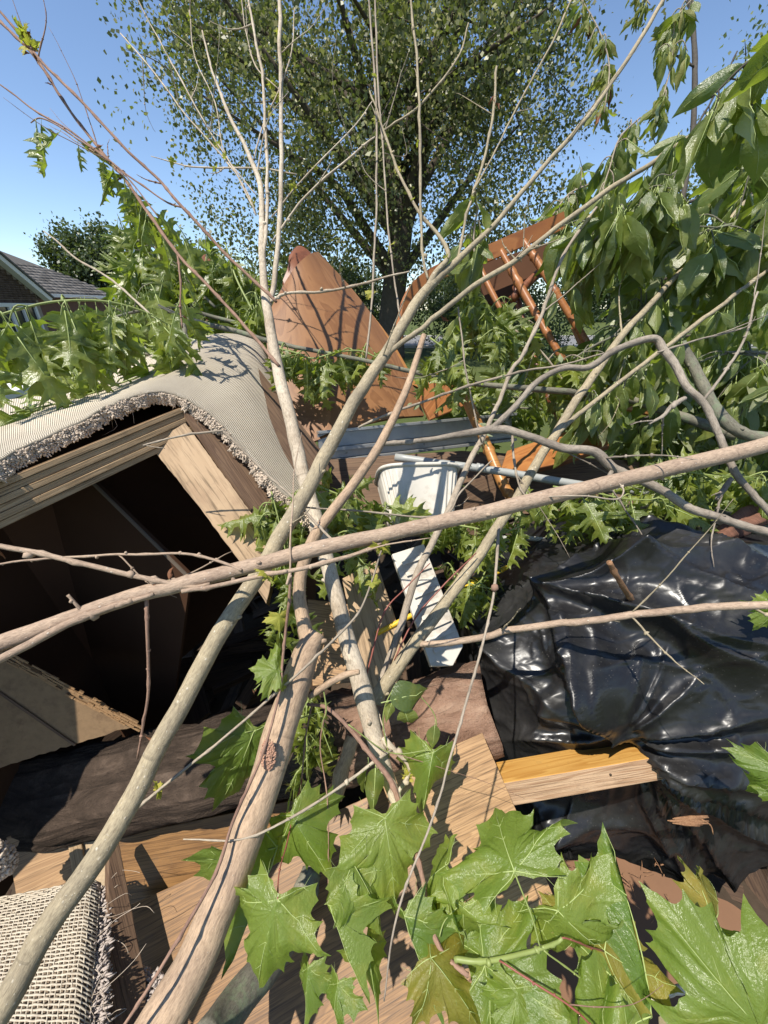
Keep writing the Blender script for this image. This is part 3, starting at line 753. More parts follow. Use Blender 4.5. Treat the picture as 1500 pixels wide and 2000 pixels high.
def litter():
    mb = MB(); rr = random.Random(11)
    pl = Plane((1060, 1700, .985), (1400, 1720, .985), (1250, 1960, .805))
    for i in range(70):
        c = pl.at(rr.uniform(1030, 1300), 1690 + abs(rr.gauss(0, 60))) + pl.n * .004; a = rvec(); a = (a - pl.n * a.dot(pl.n)).normalized(); L = rr.uniform(.004, .035)
        tube(mb, [(*c, .0006), (*(c + a * L * .5 + pl.n * .002), rr.uniform(.0006, .002)), (*(c + a * L), .0005)], 4, 2)
    tag(mb.build('wood_crumbs', M['splinter']), 'wood crumbs and bark bits strewn below the bag', 'crumbs', kind='stuff')
litter()
def cabinet():
    root = empty('open_cabinet', P(250, 1300, 1.5), 'overturned open cabinet of bare plywood with dark interior under the carpet', 'cabinet')
    # front beam of ridged plywood edges
    A, B = P(-120, 988, .72), P(352, 797, 1.10)
    u = B - A; face = (CAM - B); n = (face - u.normalized() * face.dot(u.normalized())).normalized(); v = u.normalized().cross(n)
    if v.z > 0: v = -v
    hgt = .084
    k = 6
    for i in range(k):
        mb = MB(); h = hgt / k; o = A + v * (h * i) + n * (.0 if i % 2 else .004) + n * .0
        box_data(mb, o, u, v * (h * .93), -n * .05)
        ob = bevel(mb.build('ply_layer', M['ply_edge'], root, False), .0012)
    mb = MB(); box_data(mb, A + n * -.006 - v * .002, u, v * (hgt - .004), -n * .05); mb.build('beam', M['ply_edge'], root, False)
    # post
    pp = Plane((352, 795, 1.105), (530, 1110, .98), (285, 870, 1.05))
    board('post', None, None, pp, [(290, 868), (362, 825), (545, 1075), (520, 1180), (470, 1100), (385, 985)], .05, M['ply'], ((362, 825), (545, 1075)), .002, .002, root, M['ply_side'])
    # outer dark side of the post, running back under the carpet
    q0, q1 = P(358, 800, 1.10), P(545, 1072, 1.0)
    back = Vector((.10, .42, .06)); mb = MB(); slab(mb, [q0, q1, q1 + back, q0 + back], .018, q1 - q0)
    fix_normals(mb.build('side_panel', M['ply_side'], root, False))
    # top panel under the carpet
    bk = Vector((-.10, .75, .05)); ext = -u.normalized() * .4
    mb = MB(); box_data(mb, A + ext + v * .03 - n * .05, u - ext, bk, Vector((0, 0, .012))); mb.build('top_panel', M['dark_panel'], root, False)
    # interior: back, left and sloping partition
    L = A + ext; D = Vector((.12, .50, -.60)); bk = Vector((-.05, .62, .02))
    bl, br = L + bk, B + bk
    down = Vector((.10, .02, -.95)); downR = Vector((.32, -.12, -.80))
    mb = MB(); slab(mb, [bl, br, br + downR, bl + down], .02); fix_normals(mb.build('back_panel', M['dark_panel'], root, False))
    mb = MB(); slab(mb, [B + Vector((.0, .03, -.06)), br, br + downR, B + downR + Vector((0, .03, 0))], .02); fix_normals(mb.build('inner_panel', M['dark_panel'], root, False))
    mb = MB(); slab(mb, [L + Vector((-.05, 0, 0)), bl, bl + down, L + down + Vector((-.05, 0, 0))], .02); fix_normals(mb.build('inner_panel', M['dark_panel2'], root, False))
    # partition, its pale front edge visible
    pl = Plane((172, 930, 1.06), (372, 1125, 1.10), (300, 1400, 1.35))
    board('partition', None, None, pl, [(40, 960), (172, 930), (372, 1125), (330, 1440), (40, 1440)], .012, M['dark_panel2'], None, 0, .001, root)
    mb = MB(); e0, e1 = pl.at(172, 928), pl.at(374, 1127); nn = pl.n
    box_data(mb, e0 + nn * .001, e1 - e0, (e1 - e0).cross(nn).normalized() * .010, nn * .004)
    mb.build('edge_strip', plain('edge_strip', (.14, .11, .085), .5, .4), root, False)
cabinet()

def broken_panel():
    pl = Plane((0, 1275, .92), (265, 1415, 1.02), (120, 1450, .98))
    root = empty('broken_panel', pl.at(60, 1480), 'broken tan hardboard panel with torn edge inside the cabinet', 'panel')
    board('sheet', None, None, pl, [(-120, 1210), (0, 1272), (110, 1335), (268, 1416), (150, 1452), (0, 1500), (-120, 1530)], .012, M['chipboard'], None, .006, 0, root, M['board_core'])
    mb = MB(); a, b = pl.at(-100, 1278), pl.at(150, 1452)
    box_data(mb, a + pl.n * .001, b - a, (b - a).cross(pl.n).normalized() * .006, pl.n * .004); bevel(mb.build('batten', M['ply_side'], root, False), .001)
    mb = MB()
    a, b = pl.at(20, 1283), pl.at(262, 1412)
    for i in range(70):
        t = random.random(); p = a.lerp(b, t); d = (b - a).normalized(); s = d.cross(pl.n)
        box_data(mb, p + s * random.uniform(-.012, .012) + pl.n * .002, d * random.uniform(.01, .05), s * random.uniform(.002, .005), pl.n * random.uniform(.002, .006))
    tag(mb.build('torn_edge', M['board_core'], root, False), kind='stuff')
broken_panel()

def timber():
    A, B = P(-60, 1590, 1.12), P(948, 1378, 1.06)
    root = empty('timber_beam', A, 'heavy weathered square timber lying across the pile under the branches', 'timber')
    u = B - A; n = (CAM - (A + B) / 2); n -= u.normalized() * n.dot(u.normalized()); n.normalize(); v = u.normalized().cross(n)
    mb = MB(); N, K = 90, 40; vs = []; fs = []; us = []
    hw, hh = .135, .115
    for i in range(N + 1):
        t = i / N
        for k in range(K):
            an = 2 * math.pi * k / K; c, s_ = math.cos(an), math.sin(an)
            e = .24; x = math.copysign(abs(c) ** e, c) * hw; y = math.copysign(abs(s_) ** e, s_) * hh
            g = .92 + .10 * noise.noise(Vector((t * 4, an * .3, 2)))
            p = A + u * t + (n * x + v * y) * g
            p += (n * c + v * s_) * (.016 * noise.noise(p * 9) + .011 * noise.noise(Vector((p.x * 9, p.y * 50, p.z * 50))) + .006 * (1 - 2 * abs(noise.noise(Vector((p.x * 6, p.y * 90, p.z * 90))))))
            if t == 1 or t == 0: p += u.normalized() * .01 * noise.noise(p * 25)
            vs.append(p)
    for i in range(N):
        for k in range(K):
            k2 = (k + 1) % K; fs.append((i * K + k, (i + 1) * K + k, (i + 1) * K + k2, i * K + k2)); l0, l1 = i / N * u.length, (i + 1) / N * u.length
            us.append(((l0, k * .02), (l1, k * .02), (l1, (k + 1) * .02), (l0, (k + 1) * .02)))
    c0 = len(vs); vs += [A, B]
    for k in range(K):
        k2 = (k + 1) % K; fs.append((c0, k, k2)); us.append(((0, 0), (.1, .0), (.1, .02))); fs.append((c0 + 1, N * K + k2, N * K + k)); us.append(((0, 0), (.1, .0), (.1, .02)))
    mb.add(vs, fs, us); fix_normals(mb.build('beam', M['timber'], root))
timber()

def lower_boards():
    pl = Plane((255, 1770, .93), (700, 1580, .98), (600, 1980, .78))
    board('veneer_panel', 'wide oak veneer panel under the thick bare stem at bottom', 'panel', pl, [(255, 1768), (565, 1625), (800, 1520), (900, 1760), (1010, 1990), (960, 2150), (330, 2150)], .018, M['oak_wood'], ((255, 1768), (565, 1600)), .0008, .001, None, M['chipboard'])
    pl = Plane((235, 1630, 1.0), (600, 1560, 1.06), (255, 1767, .96))
    board('shaded_board', 'shaded oak drawer front between timber and veneer panel', 'board', pl, [(225, 1635), (660, 1545), (640, 1640), (250, 1790)], .02, M['oak_wood'], ((235, 1630), (565, 1575)), 0, .002)
    pl = Plane((12, 1635, .96), (120, 1585, 1.0), (30, 1720, .93))
    board('plywood_piece', 'short pale plywood piece with coarse grain at lower left', 'board', pl, [(12, 1636), (121, 1586), (150, 1740), (35, 1770)], .015, M['oak_pale'], ((12, 1636), (121, 1592)), .001, .001)
    pl = Plane((120, 1585, .985), (148, 1572, 1.0), (150, 1760, .93))
    board('moulding_strip', 'narrow grey wood moulding strip between two pale board pieces', 'board', pl, [(121, 1584), (148, 1572), (176, 1750), (150, 1760)], .03, M['ply_edge'], ((121, 1584), (150, 1760)), .001, .003)
    pl = Plane((152, 1597, 1.0), (208, 1570, 1.02), (165, 1680, .97))
    board('textured_panel', 'small beige stippled panel corner behind the speckled stem', 'panel', pl, [(152, 1598), (209, 1570), (240, 1720), (180, 1760)], .01, plain('stipple', (.40, .30, .19), .8, .2, .35, 160, .002), None, .001, .001)
    pl = Plane((214, 1650, .93), (236, 1640, .95), (270, 1910, .78))
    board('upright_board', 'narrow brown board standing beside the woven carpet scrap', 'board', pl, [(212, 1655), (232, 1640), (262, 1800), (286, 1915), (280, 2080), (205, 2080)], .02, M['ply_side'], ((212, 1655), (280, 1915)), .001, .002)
    pl = Plane((780, 1500, .84), (942, 1432, .88), (1060, 1720, .74))
    board('oak_board', 'pale sunlit oak board leaning beside the bright oak block', 'board', pl, [(742, 1520), (942, 1431), (1090, 1770), (1120, 1840), (880, 1900)], .018, M['oak_pale'], ((742, 1520), (942, 1431)), .0005, .001, None, M['oak_wood'])
    # block with bright top face and paler front face
    f = Plane((985, 1530, .83), (1285, 1478, .86), (1000, 1563, .825))
    A, B = f.at(968, 1532), f.at(1288, 1478); Cc = f.at(1003, 1565)
    u = B - A; v = Cc - A; v -= u.normalized() * v.dot(u.normalized()); v = v.normalized() * .047
    back = P(1240, 1441, .955) - B; back -= u.normalized() * back.dot(u.normalized())
    root = empty('oak_block', A, 'short oak block with bright orange top pressed into the black bag', 'wood block')
    mb = MB(); A2 = P(970, 1490, .90) - back * .1
    top = [A, B, P(1243, 1440, .955), P(968, 1488, .915)]
    bot = [p + v for p in top]
    fs = [(0, 1, 2, 3), (4, 7, 6, 5), (0, 4, 5, 1), (1, 5, 6, 2), (2, 6, 7, 3), (3, 7, 4, 0)]
    vs = top + bot; un = u.normalized(); bn = back.normalized()
    mb.add(vs, fs, [[(q.dot(un), q.dot(bn) + q.dot(v.normalized())) for q in (vs[i] for i in fc)] for fc in fs]); mb.m = [0, 1, 1, 1, 1, 1]
    bevel(fix_normals(mb.build('block', [M['oak_orange'], M['end_grain']], root, False)), .0025)
    mb = MB(); p = f.at(1192, 1513); tube(mb, [(*(p + f.n * .0015), .0028), (*(p - f.n * .004), .0028)], 10, 1); mb.build('nail_hole', M['soil'], root)
    pl = Plane((1060, 1700, 1.0), (1400, 1720, 1.0), (1250, 1960, .82))
    board('brown_paper', 'brown paper sheet lying below the black bag', 'paper', pl, [(1020, 1690), (1200, 1672), (1420, 1760), (1560, 1850), (1400, 2200), (950, 2200)], .003, M['paper'], None, .003, 0)
    pl = Plane((1290, 1975, .72), (1370, 1950, .74), (1330, 2000, .69))
    board('foam_board', 'pale yellow foam board corner at the bottom edge', 'board', pl, [(1285, 1985), (1345, 1945), (1400, 1975), (1420, 2080), (1290, 2080)], .03, M['foam'], None, .001, .002)
    pl = Plane((670, 1130, 1.12), (740, 1110, 1.14), (740, 1310, 1.02))
    board('beige_panel', 'narrow beige ribbed panel standing between the crossing stems', 'panel', pl, [(668, 1130), (735, 1095), (800, 1290), (760, 1360), (715, 1350)], .015, M['ply'], ((735, 1095), (790, 1290)), .001, .002)
    pl = Plane((640, 1180, 1.15), (700, 1330, 1.05), (560, 1330, 1.1))
    board('tan_board', 'tan board end behind the knotted stem fork', 'board', pl, [(600, 1170), (680, 1180), (720, 1330), (610, 1340)], .02, M['oak_pale'], None, .001, .002)
    pl = Plane((900, 960, 1.3), (990, 930, 1.4), (940, 1060, 1.3))
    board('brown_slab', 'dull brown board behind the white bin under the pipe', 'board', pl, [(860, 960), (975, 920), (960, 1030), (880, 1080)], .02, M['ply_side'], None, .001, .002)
    pl = Plane((700, 880, 1.5), (1000, 850, 1.6), (800, 960, 1.45))
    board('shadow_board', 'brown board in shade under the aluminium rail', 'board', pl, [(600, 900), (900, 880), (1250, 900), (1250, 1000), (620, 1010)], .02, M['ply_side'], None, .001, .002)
    # splinters
    def stick(name, label, pts, mat, cat='stick', rough=.25):
        mb = MB(); tube(mb, W(pts), 6 if pts[0][3] < 16 else 22, 4 if pts[0][3] < 16 else 12, 0, rough, len(label), .6); tag(mb.build(name, mat), label, cat)
    stick('bare_stick', 'short broken brown stick poking out of the black bag', [(1190, 1098, .76, 16), (1215, 1142, .80, 17), (1250, 1195, .90, 14)], M['splinter'])
    stick('pale_branch_end', 'pale peeled branch piece near the bottom edge', [(1240, 1955, .66, 22), (1300, 1940, .66, 22), (1365, 1925, .66, 20)], M['bark_white'])
    root = empty('bark_splinter', P(1340, 1605, .85), 'torn reddish bark splinter stuck to the black bag', 'splinter'); mb = MB()
    for i in range(9):
        a = P(1300 + random.uniform(0, 30), 1598 + i * 1.2, .80); b = P(1375 + random.uniform(-12, 10), 1594 + i * 2.4, .80); tube(mb, [(*a, .001), (*a.lerp(b, .5), .003), (*b, .0015)], 4, 3, 0, .3, i)
    tube(mb, W([(1370, 1600, .80, 5), (1388, 1612, .80, 5), (1393, 1630, .80, 3)]), 4, 3); mb.build('fibre', M['splinter'], root)
    stick('wood_splinter', 'dark wood splinter lying in the hollow below the bag', [(1085, 1735, .9, 20), (1105, 1722, .9, 24), (1125, 1706, .9, 12)], M['splinter'], 'splinter', .5)
    stick('dry_straw', 'thin dry stalk lying below the wood splinter', [(1110, 1722, .9, 3), (1145, 1760, .88, 4), (1170, 1790, .86, 3)], M['twig_grey'], 'stalk')
    stick('short_log', 'short brown log piece wedged between the stems', [(655, 1560, .80, 44), (670, 1500, .84, 42), (690, 1440, .88, 38)], M['bark_base'], 'log')
    stick('dark_log', 'mossy dark log poking out beneath the maple leaves', [(400, 2040, .62, 90), (470, 1950, .70, 86), (560, 1820, .80, 80), (610, 1700, .88, 60)], M['bark_moss'], 'log')
    stick('root_log', 'reddish rotten log beside the black bag at right edge', [(1395, 1062, 1.02, 42), (1450, 1020, 1.04, 60), (1530, 980, 1.08, 74), (1600, 950, 1.1, 74)], M['red_root'], 'log', .6)
M['red_root'] = wood('red_root', (.20, .095, .06), (.11, .05, .032), gs=50, rough=.95, bumpd=.004)
lower_boards()

def carpets():
    root = empty('carpet', P(350, 820, 1.2), 'beige carpet draped over the plywood cabinet, ribbed backing up', 'carpet')
    # front and back edge curves (px,py,d) and a middle
    fr = [(-160, 1010, .66), (-60, 945, .73), (0, 905, .79), (100, 855, .88), (200, 805, .98), (270, 775, 1.05), (320, 768, 1.085), (365, 785, 1.09), (420, 822, 1.085), (475, 880, 1.07), (530, 945, 1.05), (585, 990, 1.04), (640, 1040, 1.03)]
    mi = [(-180, 870, .95), (-80, 850, 1.02), (0, 835, 1.08), (110, 800, 1.16), (220, 765, 1.24), (310, 725, 1.30), (375, 705, 1.32), (425, 712, 1.32), (470, 745, 1.31), (515, 810, 1.29), (560, 890, 1.26), (605, 960, 1.22), (650, 1020, 1.18)]
    bk = [(-200, 800, 1.35), (-90, 795, 1.40), (0, 788, 1.45), (120, 765, 1.52), (240, 720, 1.58), (340, 682, 1.63), (415, 658, 1.66), (460, 656, 1.66), (500, 672, 1.64), (535, 735, 1.60), (575, 830, 1.54), (610, 915, 1.48), (655, 990, 1.42)]
    b2 = [(p + (5 if i > 6 else 10), q + (16 if i < 6 else 30), d + .35) for i, (p, q, d) in enumerate(bk)]
    cur = [catmull([tuple(P(*q)) for q in c], 8) for c in (fr, mi, bk, b2)]
    n = len(cur[0]) - 1
    def S(u, v):
        t = u * n; i = min(int(t), n - 1); f = t - i
        q = [Vector(c[i]).lerp(Vector(c[i + 1]), f) for c in cur]
        s = v * 3; k = min(int(s), 2); g = s - k
        p0, p1, p2, p3 = q[max(k - 1, 0)], q[k], q[k + 1], q[min(k + 2, 3)]
        p = .5 * (2 * p1 + (p2 - p0) * g + (2 * p0 - 5 * p1 + 4 * p2 - p3) * g * g + (3 * p1 - p0 - 3 * p2 + p3) * g ** 3)
        p = p + Vector((0, 0, 1)) * (.006 * noise.noise(p * 7)) 
        if v < .02: p += Vector((0, 0, .005 * noise.noise(p * 50))) + FW * .006 * noise.noise(p * 40)
        return p
    mb = MB(); g = sheet(mb, S, 120, 60, -.007, 0, 1.25, 1.0)
    mb.build('backing', M['carpet'], root)
    rr = random.Random(3)
    def down(u, v):
        p = S(u, v); a = S(min(u + .01, 1), v) - S(max(u - .01, 0), v); b = S(u, min(v + .01, 1)) - p; nr = a.cross(b).normalized()
        return p, (nr if nr.z > 0 else -nr), b.normalized()
    mb = MB()
    def under(u, v):
        p, nr, b = down(u, v * .12); return p - nr * (.025 + .004 * noise.noise(p * 60)) + b * .004
    sheet(mb, under, 160, 4)
    sheet(mb, lambda u, v: (lambda q: q[0] - q[1] * .025 * v + q[2] * .003 + q[2] * .004 * noise.noise(q[0] * 70 + q[1] * v))(down(u, .002)), 240, 5)
    mb.build('pile_body', M['pile'], root)
    mb = MB()
    for i in range(9000):
        u = rr.random(); p, nr, b = down(u, .001 + .004 * rr.random()); c = p - nr * rr.uniform(-.001, .029) - b * rr.uniform(-.002, .003)
        d = (-b * rr.uniform(.4, 1.2) - nr * rr.uniform(-.2, 1.0) + rvec() * .55).normalized() * rr.uniform(.0015, .0042); e = rvec() * .0012
        tube(mb, [(*c, .0022), (*(c + d * .6 + e), .0021), (*(c + d + e * 2 - nr * .001), .0012)], 4, 1)
    tag(mb.build('pile_edge', M['pile'], root), kind='stuff')
    mb = MB()
    for i in range(46):
        u = rr.random(); p = S(u, .003); q = p + rvec() * .012 + Vector((0, -.006, -.008)); r = q + rvec() * .012 + Vector((0, 0, -.01)); tube(mb, [(*p, .0004), (*q, .0004), (*r, .0003)], 3, 3)
    for i in range(22):
        u = rr.uniform(.66, .95); p = S(u, 1 - .3 * rr.random() if False else .62 + .04 * rr.random()); q = p + rvec() * .012 + Vector((.012, -.008, .006)); tube(mb, [(*p, .0006), (*q, .0006), (*(q + rvec() * .01), .0003)], 3, 3)
    tag(mb.build('loose_thread', M['pile'], root), kind='stuff')
    # woven scrap, lower left
    pl = Plane((0, 1740, .84), (190, 1712, .88), (150, 2000, .66))
    root = empty('carpet_scrap', pl.at(100, 1900), 'sunlit open weave carpet scrap in the lower left corner', 'carpet')
    q = [pl.at(-160, 1775), pl.at(196, 1708), pl.at(168, 2060), pl.at(-260, 2060)]
    def S2(u, v):
        p = q[0].lerp(q[1], u).lerp(q[3].lerp(q[2], u), v)
        h = -.10 * max(0, .10 - v) - (.02 * max(0, u - .93) / .07)
        return p + pl.n * (.008 * noise.noise(p * 8) + h)
    LU, LV = (q[1] - q[0]).length, (q[3] - q[0]).length
    mb = MB(); sheet(mb, lambda u, v: S2(u, v) - pl.n * .005, 40, 40); mb.build('pile_base', plain('pile_back', (.22, .17, .125), .95, .05, .4, 80), root)
    mb = MB(); nu, nv = int(LU / .0082), int(LV / .0058)
    for i in range(nu + 1):
        tube(mb, [(*(S2(i / nu, j / 40) + pl.n * (.0012 * math.sin(j * 2.2 + i * 3.14) + .0008) + (q[1] - q[0]).normalized() * .0012 * noise.noise(Vector((i * 3.1, j * .5, 0)))), .0013) for j in range(41)], 4, 1)
    tag(mb.build('warp_thread', M['weave'], root), kind='stuff')
    mb = MB()
    for j in range(nv + 1):
        tube(mb, [(*(S2(i / 40, j / nv) + pl.n * (.0012 * math.sin(i * 2.2 + j * 3.14) + .0012) + (q[3] - q[0]).normalized() * .0014 * noise.noise(Vector((i * .45, j * 2.7, 5)))), .0019 * (.7 + .5 * rr.random())) for i in range(41)], 4, 1)
    tag(mb.build('weft_thread', M['weave'], root), kind='stuff')
    mb = MB()
    for i in range(2600):
        v = rr.random(); p = S2(1, v); fibre(mb, p + (q[1] - q[0]).normalized() * rr.uniform(-.006, .020) - pl.n * rr.uniform(.004, .05), (q[1] - q[0]).normalized() + pl.n * .3, rr.uniform(.005, .010), .0023)
    tag(mb.build('pile_edge', M['shag'], root), kind='stuff')
    mb = MB()
    for i in range(16):
        p = S2(1, rr.random()); c = p; pts = [(*c, .0005)]
        for k in range(4): c = c + rvec() * .012 + Vector((.012, 0, .0)); pts.append((*c, .0005))
        tube(mb, pts, 3, 3)
    tube(mb, W([(188, 1850, .80, 1.6), (218, 1835, .80, 1.6), (245, 1848, .80, 1.6), (250, 1880, .80, 1.6), (225, 1920, .79, 1.6), (195, 1955, .78, 1.6), (170, 1995, .77, 1.6)]), 3, 5)
    tag(mb.build('loose_thread', M['pile'], root), kind='stuff')
    # shag remnants
    for nm, lab, ce, sp, nn in [('shag_scrap', 'lilac grey shag carpet remnant beside the thick stem at bottom', (250, 1985, .76), (.055, .05, .02), 3000), ('shag_corner', 'rough beige carpet corner poking in at the left edge', (-8, 1680, .82), (.024, .02, .045), 1600)]:
        c = P(*ce); root = empty(nm, c, lab, 'carpet'); mb = MB()
        for i in range(nn):
            v = rvec(); v = v.normalized() * rr.random() ** .4
            tuft(mb, c + Vector((v.x * sp[0], v.y * sp[1], v.z * sp[2])) * 1.3, rr.uniform(.0025, .0048))
        tag(mb.build('tuft_mass', M['shag'] if nm == 'shag_scrap' else M['pile'], root), kind='stuff')
M['weave'] = plain('scrim_weave', (.52, .46, .365), .95, .05, .3, 60, .0006, dirt=(.34, .28, .21))
carpets()

def bag():
    ce = P(1350, 1318, 1.34); root = empty('garbage_bag', Vector((ce.x, ce.y, .3)), 'full glossy black plastic garbage bag with gathered folds', 'bag')
    ax = Vector((.78, 0, 0)); ay = (FW * .3 + Vector((0, .9, 0))).normalized() * .42; az = Vector((0, .10, 1)).normalized() * .53
    K = (1232, 1428)
    # taut folds as measured: start, end, height, width on either side
    FO = [(K, (1098, 1168), .030, 10, 42), (K, (1100, 1385), .020, 8, 34), (K, (1150, 1225), .020, 26, 8), (K, (1190, 1240), .012, 8, 22), (K, (1258, 1300), .016, 22, 8), (K, (1340, 1330), .016, 8, 30), (K, (1520, 1375), .020, 34, 9), (K, (1540, 1448), .020, 8, 26), (K, (1000, 1440), .016, 24, 8), (K, (1120, 1290), .012, 7, 18), (K, (1300, 1290), .010, 7, 18), (K, (1210, 1330), .012, 14, 6),
          ((1110, 1180), (1540, 1090), .020, 40, 14), ((1165, 1092), (1540, 1235), .026, 12, 48), ((1100, 1172), (1540, 1300), .028, 46, 12), ((1225, 1058), (1540, 1150), .018, 10, 40), ((950, 1232), (1105, 1380), .016, 8, 30), ((1150, 1062), (1330, 1075), .018, 10, 26), ((1095, 1168), (1000, 1240), .012, 8, 24), ((1170, 1090), (1095, 1168), .018, 18, 18), ((1300, 1230), (1540, 1340), .014, 8, 30),
          ((1262, 1450), (1560, 1530), .024, 9, 26), ((1262, 1460), (1560, 1590), .026, 24, 9), ((1266, 1470), (1560, 1655), .024, 9, 26), ((1270, 1480), (1480, 1740), .022, 22, 8), ((1272, 1490), (1380, 1720), .018, 8, 22), ((1250, 1530), (1340, 1660), .012, 8, 20), ((1050, 1560), (1220, 1650), .016, 10, 28), ((1120, 1560), (1150, 1690), .012, 16, 8), ((1010, 1590), (1300, 1620), .012, 24, 10), ((960, 1300), (960, 1470), .016, 14, 22), ((930, 1180), (1010, 1290), .012, 8, 24), ((990, 1070), (960, 1200), .014, 10, 26)]
    NU, NV = 560, 330; NF = 440; TH = np.concatenate([math.pi * .95 + math.pi * 1.1 * np.arange(NF) / NF, math.pi * 2.05 + math.pi * .9 * np.arange(NU - NF) / (NU - NF)]); PHI = -math.pi / 2 + math.pi * np.arange(NV + 1) / NV
    th, ph = np.meshgrid(TH, PHI)
    sg = lambda c, e: np.sign(c) * np.abs(c) ** e
    cp, sp = sg(np.cos(ph), .55), sg(np.sin(ph), .66)
    A = lambda v: np.array(v)[None, None, :]
    pts = A(ce) + A(ax) * (cp * sg(np.cos(th), .6))[..., None] + A(ay) * (cp * sg(np.sin(th), .6))[..., None] + A(az) * sp[..., None]
    nrm = pts - A(ce); nrm /= np.linalg.norm(nrm, axis=2)[..., None]
    rel = pts - A(CAM); dep = rel @ np.array(FW); X = 750 + F * (rel @ np.array(RT)) / dep; Y = 1000 - F * (rel @ np.array(UP)) / dep
    front = ((nrm * -rel).sum(2) > 0).astype(float)
    wob = np.array([[noise.noise(Vector(p) * 5) for p in row] for row in pts]); wob2 = np.array([[noise.noise(Vector(p) * 19) for p in row] for row in pts]); low = np.array([[noise.noise(Vector(p) * 2.3 + Vector((3, 1, 0))) for p in row] for row in pts])
    d = .05 * low + .004 * wob2
    for (a, b, h, wl, wr) in FO:
        vx, vy = b[0] - a[0], b[1] - a[1]; L = math.hypot(vx, vy); vx /= L; vy /= L
        t = (X - a[0]) * vx + (Y - a[1]) * vy; c = (X - a[0]) * -vy + (Y - a[1]) * vx + 16 * wob + 5 * wob2
        ta = np.clip(t / L, 0, 1); over = np.maximum(0, np.maximum(-t, t - L)); spread = .5 + 1.5 * ta
        prof = np.where(c < 0, np.exp(c / (wl * spread)), np.exp(-c / (wr * spread)))
        d += 3.6 * h * prof * np.exp(-(over / 25) ** 2) * (np.minimum(1, .25 + ta * 3) * np.clip(1.15 - ta * .55, 0, 1)) * front
    def crease(sc, off, w):
        o = np.empty(X.shape)
        for a in range(X.shape[0]):
            for b_ in range(X.shape[1]):
                if front[a, b_] > 0 and Y[a, b_] < 1800:
                    p = pts[a, b_]; q = Vector((p[0] * .62 + p[2] * .35, p[1], p[2] * 1.25 - p[0] * .30)) * sc + off
                    q += Vector((wob[a, b_], wob2[a, b_], low[a, b_])) * .35
                    dd = noise.voronoi(q)[0]; o[a, b_] = math.exp(-(dd[1] - dd[0]) / w) - .35 * dd[0]
                else: o[a, b_] = 0
        return o
    d += .009 * crease(5.5, Vector((1.3, 4.2, 0)), .08) + .0038 * crease(14.0, Vector((7, 2, 5)), .08) + .0014 * crease(34.0, Vector((2, 9, 1)), .10)
    dk = np.hypot(X - K[0], Y - K[1]); d -= .055 * np.exp(-(dk / 45) ** 2) * front
    P3 = pts + nrm * d[..., None]
    vs = [Vector(p) for p in P3.reshape(-1, 3)]
    fs = []; fu = []
    for j in range(NV):
        for i in range(NU):
            i2 = (i + 1) % NU; fs.append((j * NU + i, j * NU + i2, (j + 1) * NU + i2, (j + 1) * NU + i)); fu.append(((i / NU, j / NV),) * 4)
    mb = MB(); mb.add(vs, fs, fu); mb.build('skin', M['bag'], root)
bag()

def bin_and_white():
    root = empty('plastic_bin', P(810, 1040, 1.2), 'white plastic bin with rounded rim tipped among the branches', 'bin')
    def S(u, v, g=0):
        an = u * 2 * math.pi; e = .45
        c, s = math.cos(an), math.sin(an); rb = .0022 * math.cos(an * 26) * (1 if .12 < v < .9 else 0); hw = (.128 - .035 * v + g + rb); hd = (.10 - .03 * v + g + rb)
        x = math.copysign(abs(c) ** e, c) * hw; y = math.copysign(abs(s) ** e, s) * hd
        return x, y
    top = P(812, 930, 1.28); ax = (P(845, 1300, 1.10) - P(812, 940, 1.25)).normalized(); xx = Vector((1, .1, -.05)); xx = (xx - ax * xx.dot(ax)).normalized(); yy = ax.cross(xx)
    H = .19
    mb = MB()
    def So(u, v): x, y = S(u, v); return top + ax * H * v + xx * x + yy * y
    def Si(u, v): x, y = S(u, v, -.005); return top + ax * (H - .01) * v + xx * x + yy * y
    sheet(mb, So, 240, 16); sheet(mb, Si, 48, 10)
    bot = [So(i / 48, 1) for i in range(48)]; mb.add(bot, [tuple(range(48))], [[(0, 0)] * 48])
    mb.build('body', M['white_plastic'], root)
    mb = MB(); tube(mb, [(*(top + xx * S(u / 48, 0, .003)[0] + yy * S(u / 48, 0, .003)[1]), .006) for u in range(49)], 8, 1); mb.build('rim', M['white_plastic'], root)
    # louvred white slat panel
    pl = Plane((765, 1078, 1.08), (835, 1060, 1.12), (890, 1290, .98))
    root = empty('white_shutter', pl.at(850, 1290), 'white plastic shutter panel below the bin beside the bag', 'shutter')
    board('frame', None, None, pl, [(766, 1082), (828, 1062), (905, 1262), (885, 1300), (842, 1302)], .014, M['white_plastic'], None, 0, .002, root)
    for i in range(9):
        t = (i + .7) / 9.6
        a = pl.at(772 + 74 * t, 1085 + 205 * t); b = pl.at(832 + 72 * t, 1066 + 195 * t); mb = MB()
        dn = (pl.at(850, 1290) - pl.at(790, 1080)).normalized()
        box_data(mb, a.lerp(b, .1) + pl.n * .001, (b - a) * .8, dn * .012 + pl.n * .004, pl.n * .003); bevel(mb.build('slat', M['white_plastic'], root, False), .001)
    mb = MB(); tube(mb, W([(735, 1238, 1.06, 16), (850, 1178, 1.1, 16), (990, 1108, 1.16, 16)]), 10, 4); tag(mb.build('yellow_pole', M['yellow']), 'yellow plastic pole half hidden behind leaves and stems', 'pole')
bin_and_white()

